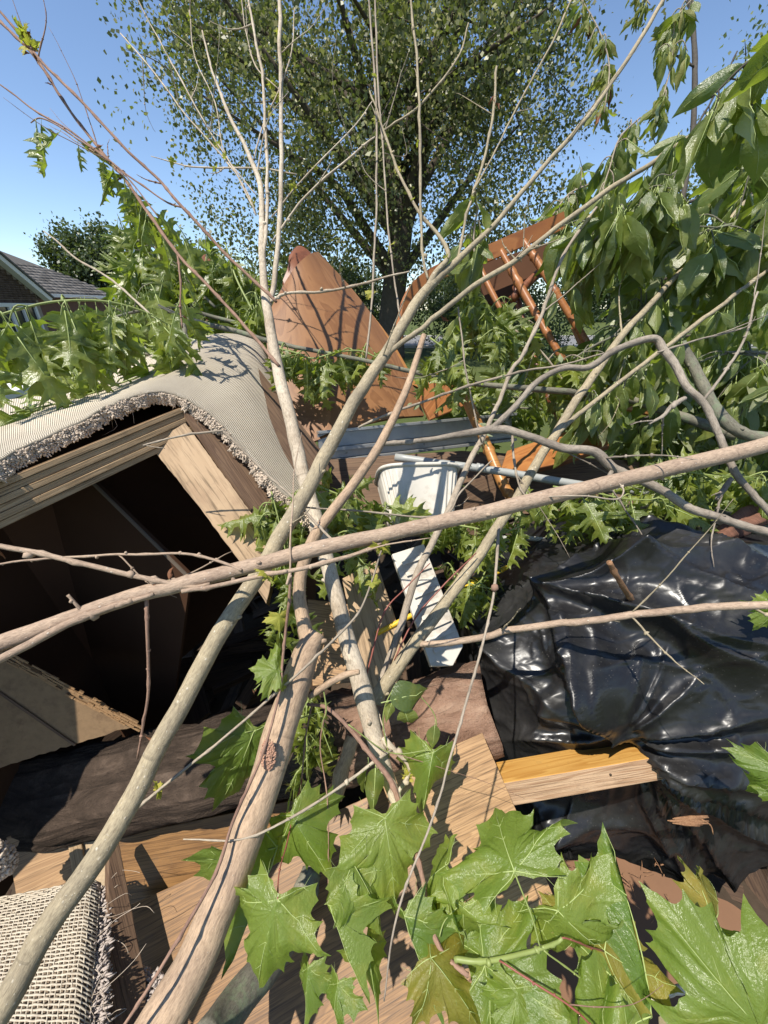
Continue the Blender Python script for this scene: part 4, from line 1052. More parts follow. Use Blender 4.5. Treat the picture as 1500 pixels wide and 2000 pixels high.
def rails():
    root = empty('aluminium_rail', P(620, 880, 1.42), 'grey aluminium door track lying below the brown wood sheets', 'rail')
    A, B = P(622, 842, 1.45), P(1010, 806, 1.72)
    u = B - A; n = Vector((.05, -1, .25)); n = (n - u.normalized() * n.dot(u.normalized())).normalized(); v = u.normalized().cross(n)
    if v.z > 0: v = -v
    for nm, o, hh, dd in [('top_flange', 0, .012, .050), ('web', .012, .055, .012), ('track', .067, .016, .042), ('web', .083, .030, .016), ('bottom_flange', .113, .012, .050)]:
        mb = MB(); box_data(mb, A + v * o - n * .05, u, v * (hh - .0005), n * dd); bevel(mb.build(nm, M['aluminium'], root, False), .0015)
    mb = MB()
    for t in (.12, .5, .86):
        p = A + u * t + v * .095 - n * .034; tube(mb, [(*p, .004), (*(p + n * .003), .004)], 8, 1)
    mb.build('screw', M['grey_pvc'], root)
    root = empty('grey_pipe', P(780, 895, 1.3), 'smooth grey plastic pipe crossing behind the leafy stems', 'pipe')
    mb = MB(); tube(mb, W([(772, 893, 1.30, 23), (860, 905, 1.27, 23), (960, 918, 1.24, 23), (1120, 945, 1.20, 24), (1240, 962, 1.18, 24)]), 14, 4); mb.build('tube', M['grey_pvc'], root)
    mb = MB(); tube(mb, W([(930, 912.5, 1.247, 25.5), (945, 914.8, 1.243, 25.5)]), 14, 1); mb.build('coupling', M['grey_pvc'], root)
    mb = MB(); tube(mb, W([(1120, 1060, 1.2, 16), (1000, 1050, 1.3, 15), (900, 1060, 1.4, 15)]), 12, 4); tag(mb.build('thin_pipe', M['grey_pvc']), 'thin grey pipe lying along the top of the black bag', 'pipe')
    mb = MB(); tube(mb, W([(1180, 955, 1.15, 14), (1300, 965, 1.15, 14), (1420, 955, 1.2, 14), (1560, 950, 1.25, 14)]), 12, 4); tag(mb.build('dark_pipe', M['aluminium']), 'slim metal conduit above the bag at right', 'conduit')
rails()

def curved_sheet(name, pl, pts_l, pts_r, bulge, thick, mat, parent, n=24, m=14):
    """sheet lofted between two traced edges, bowed towards the viewer"""
    l = catmull([tuple(pl.at(*p)) for p in pts_l], 6); r = catmull([tuple(pl.at(*p)) for p in pts_r], 6)
    def gs(c, t):
        t *= len(c) - 1; i = min(int(t), len(c) - 2); return Vector(c[i]).lerp(Vector(c[i + 1]), t - i)
    def S(u, v): return gs(l, v).lerp(gs(r, v), u) + pl.n * bulge * math.sin(math.pi * u)
    mb = MB(); sheet(mb, lambda u, v: S(u, v), m, n, thick, 0, .3, 1)
    o = fix_normals(mb.build(name, mat, parent)); 
    for p in o.data.polygons: p.use_smooth = True
    md = o.modifiers.new('edge', 'EDGE_SPLIT'); md.split_angle = R(40)
    # swap grain so it runs along v
    uv = o.data.uv_layers[0].data
    for d in uv: d.uv = (d.uv[1], d.uv[0])
    return o
def furniture():
    root = empty('bent_wood_sheets', P(700, 800, 1.8), 'curved reddish brown wood sheets leaning up behind the carpet', 'furniture')
    pl = Plane((560, 570, 1.75), (620, 500, 1.9), (800, 780, 1.75))
    curved_sheet('front_sheet', pl, [(556, 566), (525, 630), (530, 730), (570, 820), (600, 870)], [(619, 497), (690, 575), (755, 665), (800, 750), (825, 815)], .05, .014, M['red_wood'], root)
    pl2 = Plane((555, 565, 1.84), (600, 492, 1.96), (800, 780, 1.86))
    curved_sheet('rear_sheet', pl2, [(552, 560), (556, 555), (590, 640), (660, 760)], [(572, 497), (592, 488), (640, 540), (760, 690)], .03, .014, M['red_wood2'], root)
    pl3 = Plane((690, 600, 1.9), (720, 600, 1.92), (800, 760, 1.84))
    curved_sheet('side_sheet', pl3, [(690, 590), (740, 660), (790, 750)], [(708, 598), (760, 665), (815, 760)], .005, .012, M['gold_wood'], root)
    root = empty('rounded_panel', P(410, 560, 2.35), 'rounded brown wood panel end above the oak leaves', 'panel')
    pl = Plane((380, 500, 2.35), (435, 515, 2.40), (430, 600, 2.3))
    board('panel', None, None, pl, [(380, 503), (388, 496), (402, 494), (420, 500), (432, 512), (440, 530), (450, 620), (400, 640), (404, 545), (392, 522)], .016, M['red_wood2'], None, 0, .003, root)
    # upturned chair
    root = empty('upturned_chair', P(1080, 980, 1.4), 'overturned varnished wooden chair with round spindles and curved rail', 'chair')
    mb = MB(); pts = [(772, 640, 1.50), (785, 585, 1.52), (812, 545, 1.54), (860, 516, 1.56), (930, 490, 1.58), (1010, 455, 1.6), (1095, 418, 1.62)]
    C = catmull([tuple(P(*p)) for p in pts], 6)
    wd = Vector((.25, -.2, -.9)).normalized() * .062
    mb2 = MB(); nC = len(C) - 1
    def S(u, v):
        t = u * nC; i = min(int(t), nC - 1); p = Vector(C[i]).lerp(Vector(C[i + 1]), t - i); return p + wd * v * (1 - .25 * (1 - u))
    sheet(mb2, S, 40, 6, .022, 0, .5, .06); o = fix_normals(mb2.build('crest_rail', M['chair_wood'], root)); md = o.modifiers.new('e', 'EDGE_SPLIT'); md.split_angle = R(40)
    def turned(name, pts, mat, rings=True):
        mb = MB(); w4 = []
        base = W(pts); C = catmull(base, 14); L = len(C)
        for i, c in enumerate(C):
            t = i / (L - 1); r = c[3]
            if rings:
                for q in (.12, .18, .5, .82, .88): r *= 1 + .28 * math.exp(-((t - q) / .012) ** 2)
                r *= 1 - .18 * math.cos(t * math.pi * 4) * .5
            w4.append((*c[:3], r))
        tube(mb, w4, 12, 1); return mb.build(name, mat, root)
    turned('spindle', [(930, 505, 1.57, 17), (950, 550, 1.55, 18), (980, 608, 1.53, 17)], M['chair_wood'], False)
    turned('spindle', [(977, 488, 1.59, 19), (1025, 575, 1.56, 22), (1068, 650, 1.52, 22), (1110, 720, 1.5, 20), (1145, 775, 1.48, 18)], M['chair_wood'])
    turned('spindle', [(1022, 470, 1.6, 19), (1052, 515, 1.58, 22), (1085, 570, 1.56, 22), (1140, 660, 1.54, 20), (1200, 755, 1.5, 18)], M['chair_wood'])
    turned('spindle', [(1005, 560, 1.66, 16), (1030, 660, 1.6, 18), (1070, 770, 1.52, 18), (1100, 830, 1.48, 17)], M['red_wood2'])
    turned('spindle', [(1120, 640, 1.6, 16), (1170, 740, 1.5, 20), (1215, 830, 1.46, 18)], M['chair_wood'])
    turned('leg', [(893, 740, 1.50, 24), (920, 800, 1.46, 30), (955, 880, 1.38, 32), (985, 950, 1.32, 30), (1010, 985, 1.30, 22)], M['gold_wood'])
    mb = MB(); tube(mb, W([(1000, 585, 1.6, 26), (1040, 545, 1.62, 26), (1075, 515, 1.64, 26)]), 8, 3); mb.build('stretcher', M['red_wood2'], root)
    pl = Plane((990, 910, 1.36), (1180, 840, 1.46), (1010, 860, 1.46))
    board('seat', None, None, pl, [(975, 925), (990, 880), (1120, 838), (1185, 832), (1192, 868), (1090, 905), (1000, 925)], .024, M['oak_orange2'], ((990, 910), (1180, 840)), 0, .004, root, M['red_wood2'])
    pl = Plane((1240, 750, 1.5), (1300, 770, 1.5), (1260, 820, 1.5))
    board('apron', None, None, pl, [(1180, 735), (1300, 770), (1292, 815), (1180, 790)], .02, M['gold_wood'], None, 0, .003, root)
    pl = Plane((820, 760, 1.6), (900, 720, 1.65), (860, 830, 1.6))
    board('arm', None, None, pl, [(815, 770), (870, 712), (905, 725), (912, 790), (840, 820)], .02, M['chair_wood'], None, 0, .003, root)
    # dark board standing in for the shaded interior behind the spindles
    pl = Plane((930, 520, 1.72), (1060, 480, 1.76), (1010, 600, 1.70))
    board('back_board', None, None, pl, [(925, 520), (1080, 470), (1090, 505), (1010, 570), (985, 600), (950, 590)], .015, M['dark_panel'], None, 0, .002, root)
M['oak_orange2'] = wood('seat_wood', (.34, .145, .045), (.24, .09, .028), gs=12, rough=.35, pores=False)
furniture()

# ------------------------------------------------------------------ cut branches
def branch(name, label, mat, stem, twigs=(), n=12, rough=.10, seed=0, knots=(), cat='branch', group=None, sub=7, fine=0):
    """stem and twigs: (px, py, depth, width) as measured; each twig a part of its own"""
    w4 = W(stem)
    root = empty(name, Vector(w4[0][:3]), label, cat, group)
    mb = MB(); C = tube(mb, w4, n, sub, 0, rough, seed, 1.0)
    if cat == 'branch':
        for i in range(3, len(C) - 2):
            if random.random() < .05 and C[i][3] < .02:
                p = Vector(C[i][:3]); d = rvec(); t = Vector(C[i + 1][:3]) - p; d = (d - t.normalized() * d.dot(t.normalized())).normalized(); r = C[i][3]
                q = p + d * r * .75; tube(mb, [(*q, r * .35), (*(q + (d * .5 + t.normalized() * .4) * r * 1.0), r * .16)], 6, 1)
    st = mb.build('stem', mat, root)
    paths = [C]; parts = [st]; paths_f = []
    for k, tw in enumerate(twigs):
        tm = mat
        if isinstance(tw, dict): tm = tw.get('mat', mat); pts = tw['p']
        else: pts = tw
        mb = MB(); C = tube(mb, W(pts), 8 if pts[0][3] > 10 else 6, 6, 0, rough, seed + k + 1, 1.2)
        for i in range(3, len(C) - 1, 3):
            if random.random() < .5 and C[i][3] < .006:
                tuft(mb, Vector(C[i][:3]) + rvec() * C[i][3] * .6, C[i][3] * random.uniform(1.0, 1.7))
        parts.append(mb.build('twig', tm, root)); paths.append(C)
    for i in range(fine):
        Cq = random.choice(paths); q = Cq[random.randrange(len(Cq) // 3, len(Cq) - 1)]; b = Vector(q[:3])
        k = next(i_ for i_, c_ in enumerate(Cq) if c_ is q); t = (Vector(Cq[k + 1][:3]) - b).normalized()
        dv = (t + rvec() * .55 + Vector((0, 0, .15))).normalized(); ln = random.uniform(.06, .30); sd = rvec() * .25 * ln
        mb = MB(); r0 = min(q[3] * .5, random.uniform(.0012, .0024))
        Ct = tube(mb, [(*b, r0 * 1.3), (*(b + dv * ln * .33 + sd * .5), r0), (*(b + dv * ln * .66 + sd * .9), r0 * .7), (*(b + dv * ln + sd), r0 * .35)], 5, 5, 0, .1, i + seed, 1.5)
        for c in Ct[4::4]: tuft(mb, Vector(c[:3]), c[3] * 1.8)
        parts.append(mb.build('twig', mat, root)); paths_f.append(Ct)
    return root, parts, paths
def sprigs(parts, paths, n, key='spring', L=.022, where=None):
    """tiny opening leaves on bare twigs"""
    for i in range(n):
        k = random.choice(where) if where else random.randrange(len(paths)); C = paths[k]; b = Vector(C[random.randrange(2, len(C))][:3])
        for q in range(random.choice((1, 2, 2, 3))):
            leaf_obj(random.choice(LEAF[key]), parts[k], b, rvec() + Vector((0, 0, -.3)), rvec() + (CAM - b).normalized(), L * random.uniform(.6, 1.3))

# 1 long diagonal
r, pa, ph = branch('diagonal_branch', 'long smooth tan branch running diagonally across the whole pile', M['bark_tan'],
    [(-160, 1330, .58, 52), (0, 1258, .60, 50), (150, 1205, .615, 47), (260, 1165, .63, 46), (350, 1143, .64, 45), (430, 1120, .65, 45), (520, 1098, .655, 45), (600, 1077, .66, 46), (750, 1045, .69, 45), (900, 1012, .72, 45), (1050, 976, .76, 46), (1200, 940, .80, 46), (1350, 905, .84, 46), (1500, 868, .88, 46), (1640, 832, .92, 46)],
    [[(-100, 1350, .57, 22), (-20, 1300, .575, 24), (50, 1262, .585, 26), (130, 1222, .598, 24), (220, 1184, .612, 18), (300, 1160, .622, 12)],
     [(-60, 1052, .60, 16), (20, 1070, .605, 16), (100, 1085, .61, 16), (200, 1110, .62, 16), (300, 1131, .628, 15), (372, 1146, .632, 14), (410, 1140, .636, 10)],
     [(-60, 1112, .66, 6), (60, 1094, .66, 7), (130, 1088, .66, 7), (250, 1083, .655, 8), (350, 1082, .65, 8), (420, 1095, .645, 9), (472, 1114, .64, 10)],
     [(132, 1162, .603, 9), (148, 1182, .607, 10), (168, 1204, .615, 13)],
     {'p': [(286, 1165, .63, 13), (288, 1192, .63, 12), (290, 1240, .63, 10), (289, 1310, .64, 9), (284, 1390, .65, 8), (268, 1482, .66, 6)], 'mat': M['bark_red']},
     [(355, 1155, .615, 14), (450, 1138, .62, 14), (560, 1118, .625, 14), (640, 1098, .64, 14), (700, 1080, .655, 12), (745, 1062, .675, 8)],
     [(560, 1142, .615, 8), (566, 1120, .625, 11)]], 16, .07, 1, fine=4)
sprigs(pa, ph, 3, 'dead', .03, [2]); sprigs(pa, ph, 3, 'spring', .02, [6])
# 2 speckled stem rising from lower left
r, pa, ph = branch('speckled_branch', 'speckled olive stem rising from the lower left corner to the top right', M['bark_olive'],
    [(-90, 2120, .50, 80), (-30, 2020, .52, 78), (30, 1920, .54, 74), (100, 1800, .57, 70), (200, 1660, .60, 64), (270, 1535, .63, 60), (350, 1385, .67, 55), (430, 1235, .71, 52), (500, 1130, .745, 50), (545, 1050, .78, 48), (590, 975, .81, 46), (640, 880, .86, 41), (700, 770, .93, 37), (760, 680, 1.0, 33), (825, 575, 1.08, 29), (890, 512, 1.14, 19), (950, 455, 1.19, 15), (1000, 398, 1.23, 14), (1075, 310, 1.3, 13), (1125, 255, 1.34, 13), (1175, 190, 1.38, 12), (1255, 70, 1.46, 12), (1295, 0, 1.5, 11), (1350, -100, 1.56, 10)],
    [[(760, 690, .99, 16), (790, 664, 1.0, 16), (830, 636, 1.02, 16), (925, 560, 1.06, 16), (1000, 514, 1.09, 16), (1050, 474, 1.11, 15), (1175, 380, 1.16, 15), (1255, 330, 1.19, 14), (1335, 275, 1.22, 13), (1390, 235, 1.24, 11), (1470, 170, 1.27, 9)],
     [(820, 590, 1.08, 22), (850, 535, 1.10, 18), (875, 490, 1.12, 14), (820, 415, 1.14, 9), (780, 340, 1.17, 8), (750, 255, 1.2, 6), (722, 178, 1.22, 4)],
     [(750, 255, 1.2, 5), (815, 210, 1.2, 6), (865, 155, 1.21, 6), (900, 100, 1.22, 5), (915, 45, 1.23, 4)],
     [(836, 545, 1.10, 8), (826, 500, 1.11, 8), (822, 400, 1.13, 8), (820, 250, 1.16, 8), (815, 125, 1.19, 7), (802, 0, 1.22, 6), (798, -60, 1.23, 6)],
     [(893, 508, 1.15, 8), (912, 420, 1.17, 8), (935, 345, 1.19, 8), (952, 285, 1.20, 8), (964, 210, 1.22, 8), (970, 130, 1.24, 6)],
     [(925, 372, 1.18, 5), (975, 280, 1.21, 5), (1020, 190, 1.24, 5), (1070, 100, 1.27, 5), (1120, -10, 1.3, 5)]], 16, .05, 2, fine=12)
sprigs(pa, ph, 9, 'spring', .017, [2, 3, 4, 5, 6]); sprigs(pa, ph, 4, 'dead', .03, [0, 1, 5])
P2b = ph[1]; PA2 = pa
# 3 thick bare stem at bottom with its fork
r, pa, ph = branch('thick_branch', 'thickest bare stem at bottom centre with a pink scar', M['bark_base'],
    [(235, 2130, .47, 122), (300, 2015, .49, 114), (380, 1880, .52, 104), (440, 1740, .55, 97), (500, 1580, .60, 90), (540, 1450, .64, 86), (578, 1335, .69, 80), (600, 1268, .72, 72), (618, 1238, .735, 56)],
    [[(604, 1262, .725, 46), (592, 1205, .74, 42), (584, 1150, .75, 38), (600, 1080, .77, 36), (640, 1010, .80, 33), (690, 945, .83, 30), (742, 868, .87, 27), (790, 770, .93, 22), (828, 655, 1.0, 17)],
     [(603, 1360, .70, 20), (640, 1336, .695, 20), (675, 1318, .69, 20), (702, 1312, .688, 15)]], 20, .09, 3)
mb = MB(); c = P(519, 1484, .588)
for i in range(260):
    a = random.uniform(0, 6.28); q = random.random() ** .5; tuft(mb, c + RT * .0115 * math.cos(a) * q + UP * .024 * math.sin(a) * q + FW * (.0075 + .005 * q * q), random.uniform(.0012, .0026))
mb.build('scar', plain('scar_wood', (.38, .22, .15), .9, .1, .5, 90, .002), r)
# 4 white trunk
r, pa, ph = branch('pale_branch', 'pale trunk like branch in front of the carpet, rising to bare twigs', M['bark_white'],
    [(815, 1640, .70, 26), (778, 1575, .72, 34), (752, 1500, .74, 42), (730, 1430, .76, 52), (710, 1355, .78, 58), (690, 1290, .80, 52), (665, 1200, .83, 48), (645, 1120, .86, 45), (620, 1020, .90, 43), (590, 920, .95, 41), (570, 830, 1.0, 38), (545, 730, 1.06, 34), (525, 620, 1.12, 28), (516, 560, 1.16, 23), (512, 480, 1.2, 20), (512, 400, 1.24, 17), (505, 350, 1.27, 15), (480, 290, 1.3, 12), (450, 230, 1.33, 10), (430, 180, 1.36, 8), (412, 130, 1.38, 6), (395, 60, 1.4, 4)],
    [[(524, 600, 1.14, 16), (535, 555, 1.16, 16), (545, 450, 1.2, 15), (549, 350, 1.24, 14), (549, 200, 1.3, 13), (547, 60, 1.35, 12), (545, -70, 1.4, 12)],
     [(514, 510, 1.18, 10), (520, 440, 1.21, 11), (522, 380, 1.24, 10), (519, 250, 1.29, 9), (511, 140, 1.33, 8), (496, 60, 1.36, 7), (480, -30, 1.4, 6)],
     [(500, 420, 1.23, 5), (480, 370, 1.26, 4), (430, 300, 1.3, 4), (360, 220, 1.34, 4), (300, 140, 1.38, 4), (235, 65, 1.42, 3)],
     [(498, 410, 1.23, 5), (450, 320, 1.28, 4), (400, 240, 1.32, 4), (345, 140, 1.37, 4), (285, 30, 1.42, 3), (260, -20, 1.44, 3)],
     [(580, 340, 1.25, 3), (490, 328, 1.28, 4), (390, 327, 1.3, 4), (340, 318, 1.32, 3), (295, 305, 1.33, 2)],
     [(495, 312, 1.29, 4), (515, 240, 1.31, 4), (545, 175, 1.33, 4), (570, 100, 1.36, 4), (575, 15, 1.38, 3)],
     [(530, 424, 1.22, 4), (600, 340, 1.22, 4), (690, 250, 1.22, 4), (727, 198, 1.22, 3)],
     [(532, 472, 1.2, 6), (595, 385, 1.2, 6), (680, 310, 1.2, 6), (732, 268, 1.2, 5)],
     [(528, 590, 1.14, 8), (560, 572, 1.14, 8), (625, 570, 1.13, 8), (700, 556, 1.12, 7), (752, 541, 1.11, 6), (800, 530, 1.1, 4)],
     [(500, 380, 1.25, 3), (440, 300, 1.3, 3), (420, 200, 1.34, 3), (380, 110, 1.38, 3), (370, 20, 1.4, 3)],
     [(545, 175, 1.33, 3), (500, 130, 1.35, 4), (480, 60, 1.38, 3), (470, -20, 1.4, 3)],
     [(770, 1560, .725, 14), (800, 1500, .74, 12), (748, 1440, .75, 18)]], 18, .08, 4, fine=22)
sprigs(pa, ph, 20, 'spring', .018); sprigs(pa, ph, 8, 'bud_', .02) if False else None
# 5 right leaning
r5, pa5, ph5 = branch('leaning_branch', 'grey brown branch leaning right from the timber into the leaf mass', M['bark_olive'],
    [(735, 1372, .86, 44), (750, 1340, .87, 42), (815, 1250, .90, 38), (875, 1170, .93, 35), (935, 1085, .96, 32), (970, 1030, .98, 30), (1015, 965, 1.02, 29), (1050, 900, 1.06, 27), (1090, 840, 1.10, 26), (1120, 790, 1.13, 25), (1165, 725, 1.18, 23), (1215, 655, 1.23, 20), (1275, 590, 1.28, 17), (1325, 535, 1.32, 15), (1400, 460, 1.38, 13), (1450, 400, 1.42, 12), (1530, 320, 1.48, 10)],
    [[(1088, 848, 1.09, 15), (1140, 800, 1.1, 14), (1200, 755, 1.12, 13), (1285, 690, 1.15, 13), (1350, 640, 1.17, 13), (1430, 580, 1.2, 12), (1520, 512, 1.23, 11)],
     {'p': [(815, 1258, .90, 20), (840, 1258, .88, 19), (950, 1244, .83, 20), (1000, 1230, .81, 20), (1150, 1213, .75, 21), (1250, 1197, .72, 22), (1400, 1186, .69, 23), (1520, 1181, .67, 24)], 'mat': M['bark_tan']}], 14, .10, 5, fine=9)
# 6
r6, pa6, ph6 = branch('slim_branch', 'slim grey stem rising beside the white bin', M['twig_grey'],
    [(742, 1345, .88, 24), (756, 1300, .90, 23), (782, 1225, .93, 23), (815, 1120, .97, 22), (845, 1060, 1.0, 21), (875, 1000, 1.03, 20), (915, 905, 1.08, 18), (940, 860, 1.1, 17), (965, 805, 1.12, 14), (1000, 722, 1.14, 12), (1020, 695, 1.15, 11), (1060, 610, 1.17, 10), (1100, 500, 1.2, 9), (1165, 405, 1.24, 7)],
    [[(940, 862, 1.09, 5), (916, 760, 1.08, 5), (905, 690, 1.07, 5), (895, 600, 1.07, 4)], [(1000, 840, 1.05, 7), (1004, 900, 1.03, 7), (1015, 950, 1.01, 6), (1040, 985, .99, 5)]], 10, .08, 6, fine=7)
# 7 gnarled
r7, pa7, ph7 = branch('gnarled_branch', 'gnarled grey branch sagging across towards the black bag', M['bark_grey'],
    [(745, 866, .98, 13), (825, 860, .98, 15), (900, 848, .97, 19), (965, 838, .96, 24), (1030, 852, .95, 23), (1100, 875, .94, 24), (1160, 882, .93, 26), (1200, 915, .925, 27), (1250, 937, .92, 26), (1300, 962, .915, 25), (1350, 993, .91, 24), (1400, 1010, .905, 24), (1450, 1026, .90, 24), (1520, 1046, .89, 24)],
    [[(955, 842, .96, 18), (1010, 790, .965, 18), (1050, 745, .97, 18), (1100, 720, .975, 18), (1150, 717, .98, 19), (1190, 690, .985, 20), (1230, 672, .99, 20), (1280, 660, 1.0, 22), (1298, 686, .995, 24), (1320, 715, .985, 22), (1340, 755, .97, 21), (1375, 790, .96, 21), (1400, 840, .95, 20), (1420, 885, .94, 20), (1440, 930, .93, 20), (1470, 965, .925, 19), (1510, 1010, .92, 18)],
     [(1338, 778, .965, 14), (1310, 795, .96, 13), (1295, 812, .955, 10), (1268, 828, .95, 7)],
     [(1195, 920, .925, 14), (1186, 940, .915, 12), (1200, 952, .91, 10)],
     [(1285, 688, .99, 7), (1350, 668, .98, 6), (1400, 655, .98, 6), (1455, 640, .98, 5)],
     [(1375, 780, .96, 8), (1420, 720, .97, 8), (1455, 660, .98, 7), (1480, 570, .99, 6)],
     [(1430, 935, .93, 14), (1415, 955, .93, 16), (1400, 975, .92, 10)]], 12, .22, 7, fine=10)
# 8 + 9 mossy bough behind
r8, pa8, ph8 = branch('mossy_branch', 'thick mossy grey branch curving down at the right edge', M['bark_moss'],
    [(1330, 670, 1.22, 26), (1360, 725, 1.2, 30), (1390, 785, 1.18, 32), (1420, 825, 1.16, 34), (1460, 848, 1.14, 32), (1520, 856, 1.12, 32), (1600, 870, 1.1, 32)], [], 12, .18, 8)
r9, pa9, ph9 = branch('dark_bough', 'long dark greenish bough crossing behind the stems from oak leaves to right', M['bark_moss'],
    [(1440, 850, 1.2, 36), (1385, 832, 1.24, 30), (1325, 812, 1.27, 27), (1250, 786, 1.3, 24), (1175, 771, 1.32, 21), (1050, 760, 1.34, 18), (900, 745, 1.36, 15), (750, 713, 1.38, 13), (650, 692, 1.4, 12), (550, 672, 1.44, 13), (470, 650, 1.48, 15), (415, 636, 1.5, 14), (360, 620, 1.53, 11), (310, 596, 1.56, 7)],
    [[(352, 622, 1.53, 14), (362, 650, 1.5, 14), (352, 690, 1.47, 12)]], 10, .12, 9, fine=8)
# 10 thin ones
r10, pa10, ph10 = branch('thin_branch', 'long thin grey twig sloping up past the gnarled branch', M['twig_grey'], [(700, 835, 1.02, 8), (750, 812, 1.02, 8), (840, 780, 1.03, 8), (925, 750, 1.04, 8), (1025, 725, 1.05, 7), (1100, 712, 1.06, 6), (1180, 690, 1.08, 5)], [], 6, .1, 10)
r11, pa11, ph11 = branch('dark_upright_branch', 'dark upright stem against the sky at right', M['bark_dark'], [(1310, 560, 1.6, 14), (1316, 490, 1.62, 14), (1322, 440, 1.64, 15), (1340, 350, 1.68, 15), (1354, 250, 1.72, 15), (1357, 100, 1.78, 14), (1347, 0, 1.82, 13), (1340, -80, 1.85, 12)],
    [[(1355, 130, 1.76, 6), (1325, 110, 1.76, 5), (1300, 120, 1.76, 4)], [(1352, 260, 1.72, 6), (1400, 180, 1.7, 5), (1440, 100, 1.68, 4)]], 8, .15, 11, fine=6)
# 12 pair at top left
r12, pa12, ph12 = branch('bare_sapling', 'bare budding stem running from the top left corner down to the carpet', M['bark_red'],
    [(540, 590, 1.1, 9), (500, 552, 1.1, 9), (450, 505, 1.1, 9), (400, 452, 1.1, 9), (345, 392, 1.1, 9), (310, 350, 1.1, 8), (250, 295, 1.1, 8), (165, 205, 1.1, 8), (95, 135, 1.1, 8), (65, 100, 1.1, 7), (0, 22, 1.1, 7), (-50, -40, 1.1, 6)],
    [[(66, 108, 1.1, 6), (58, 85, 1.1, 6), (45, 58, 1.1, 3)]], 8, .2, 12, fine=4)
sprigs(pa12, ph12, 2, 'spring', .032); sprigs(pa12, ph12, 5, 'dead', .022)
r13, pa13, ph13 = branch('leafy_sapling', 'second stem from the top left, hung with narrow wilted oak leaves', M['bark_red'],
    [(545, 715, 1.05, 10), (500, 662, 1.07, 10), (450, 606, 1.09, 9), (395, 546, 1.11, 9), (345, 494, 1.13, 9), (280, 402, 1.15, 9), (240, 346, 1.17, 8), (190, 286, 1.19, 8), (130, 206, 1.2, 8), (70, 114, 1.2, 8), (0, 42, 1.2, 8), (-50, -10, 1.2, 8)],
    [[(355, 405, 1.15, 5), (320, 390, 1.15, 5), (240, 336, 1.15, 5), (185, 290, 1.15, 5), (125, 250, 1.15, 5), (65, 214, 1.15, 5), (0, 165, 1.15, 4), (-30, 140, 1.15, 4)],
     [(310, 425, 1.15, 4), (265, 365, 1.15, 4), (220, 320, 1.15, 4), (150, 270, 1.15, 4), (85, 233, 1.15, 4), (60, 240, 1.15, 3)],
     [(346, 492, 1.13, 6), (352, 540, 1.12, 6), (353, 600, 1.11, 5), (356, 640, 1.1, 5)]], 8, .2, 13, fine=6)
hang_leaves(pa13[2], ph13[2], 8, 'oakwilt', .105, 1.6, .6, .30, 1.0, .08)
hang_leaves(pa13[2], ph13[2], 7, 'oak', .10, 1.6, .8, .05, .6, .1)
hang_leaves(pa13[0], ph13[0], 10, 'oakwilt', .12, 1.6, .9, .40, .55, .12)
hang_leaves(pa13[3], ph13[3], 5, 'oakwilt', .11, 1.6, .9, .0, .7, .15)
sprigs(pa13, ph13, 5, 'dead', .022)
# 14.. loose twigs
r, pa, ph = branch('bent_twig', 'thin elbow bent twig in front of the plywood post', M['twig_grey'], [(280, 870, .86, 6), (350, 853, .86, 7), (428, 841, .86, 8), (440, 846, .86, 8), (475, 880, .85, 8), (525, 930, .84, 8), (575, 975, .82, 8), (620, 1025, .78, 8), (655, 1062, .72, 8)], [[(280, 870, .86, 4), (300, 874, .86, 3), (322, 876, .86, 2)]], 6, .15, 14)
r, pa, ph = branch('slanting_twig', 'straight pale twig slanting up across the timber', M['twig_grey'], [(252, 1590, .70, 10), (320, 1536, .70, 9), (390, 1480, .69, 9), (450, 1430, .68, 8), (525, 1366, .665, 8), (600, 1300, .655, 8), (665, 1236, .645, 8), (702, 1192, .645, 7), (726, 1135, .65, 6), (745, 1075, .65, 5)], [], 6, .12, 15)
sprigs(pa, ph, 3, 'spring', .02)
r, pa, ph = branch('reddish_twig', 'reddish twig lying along the thick bare stem', M['bark_red'], [(225, 2030, .445, 10), (290, 1930, .46, 11), (370, 1795, .495, 11), (425, 1695, .53, 10), (455, 1606, .56, 10), (490, 1525, .575, 9), (520, 1450, .595, 8), (546, 1350, .63, 8), (551, 1300, .65, 8), (560, 1225, .66, 9), (566, 1140, .645, 10), (566, 1118, .63, 9)], [], 7, .15, 16)
r, pa, ph = branch('drooping_vine', 'long pale drooping stalk hanging in front of the bag and maple leaves', M['twig_grey'], [(975, 1028, .80, 9), (970, 1100, .76, 9), (965, 1150, .72, 8), (955, 1210, .68, 8), (940, 1270, .64, 8), (920, 1340, .60, 8), (900, 1410, .57, 8), (872, 1505, .54, 7), (862, 1545, .53, 7), (830, 1640, .505, 7), (790, 1740, .48, 7), (765, 1835, .46, 6), (750, 1955, .44, 5)], [], 7, .1, 17)
mb = MB(); tuft(mb, P(966, 1148, .715), .008); mb.build('node', M['bark_red'], r)
r, pa, ph = branch('hair_twig', 'fine bare upright twig pair left of the tall trunk', M['twig_grey'], [(715, 700, 1.15, 6), (727, 575, 1.18, 6), (735, 400, 1.22, 6), (735, 200, 1.26, 6), (720, 0, 1.3, 5), (714, -60, 1.32, 5)], [[(782, 622, 1.14, 5), (770, 545, 1.16, 5), (758, 440, 1.18, 5), (748, 300, 1.22, 5), (738, 150, 1.26, 5), (732, -20, 1.3, 5)]], 6, .12, 18, fine=6)
sprigs(pa, ph, 5, 'spring', .022)
r, pa, ph = branch('white_twig', 'white tipped thin twig rising left of the oak leaves against sky', M['bark_white'], [(300, 620, 1.35, 6), (220, 548, 1.35, 6), (150, 506, 1.35, 6), (110, 470, 1.35, 5), (85, 451, 1.35, 3)], [], 6, .1, 19)
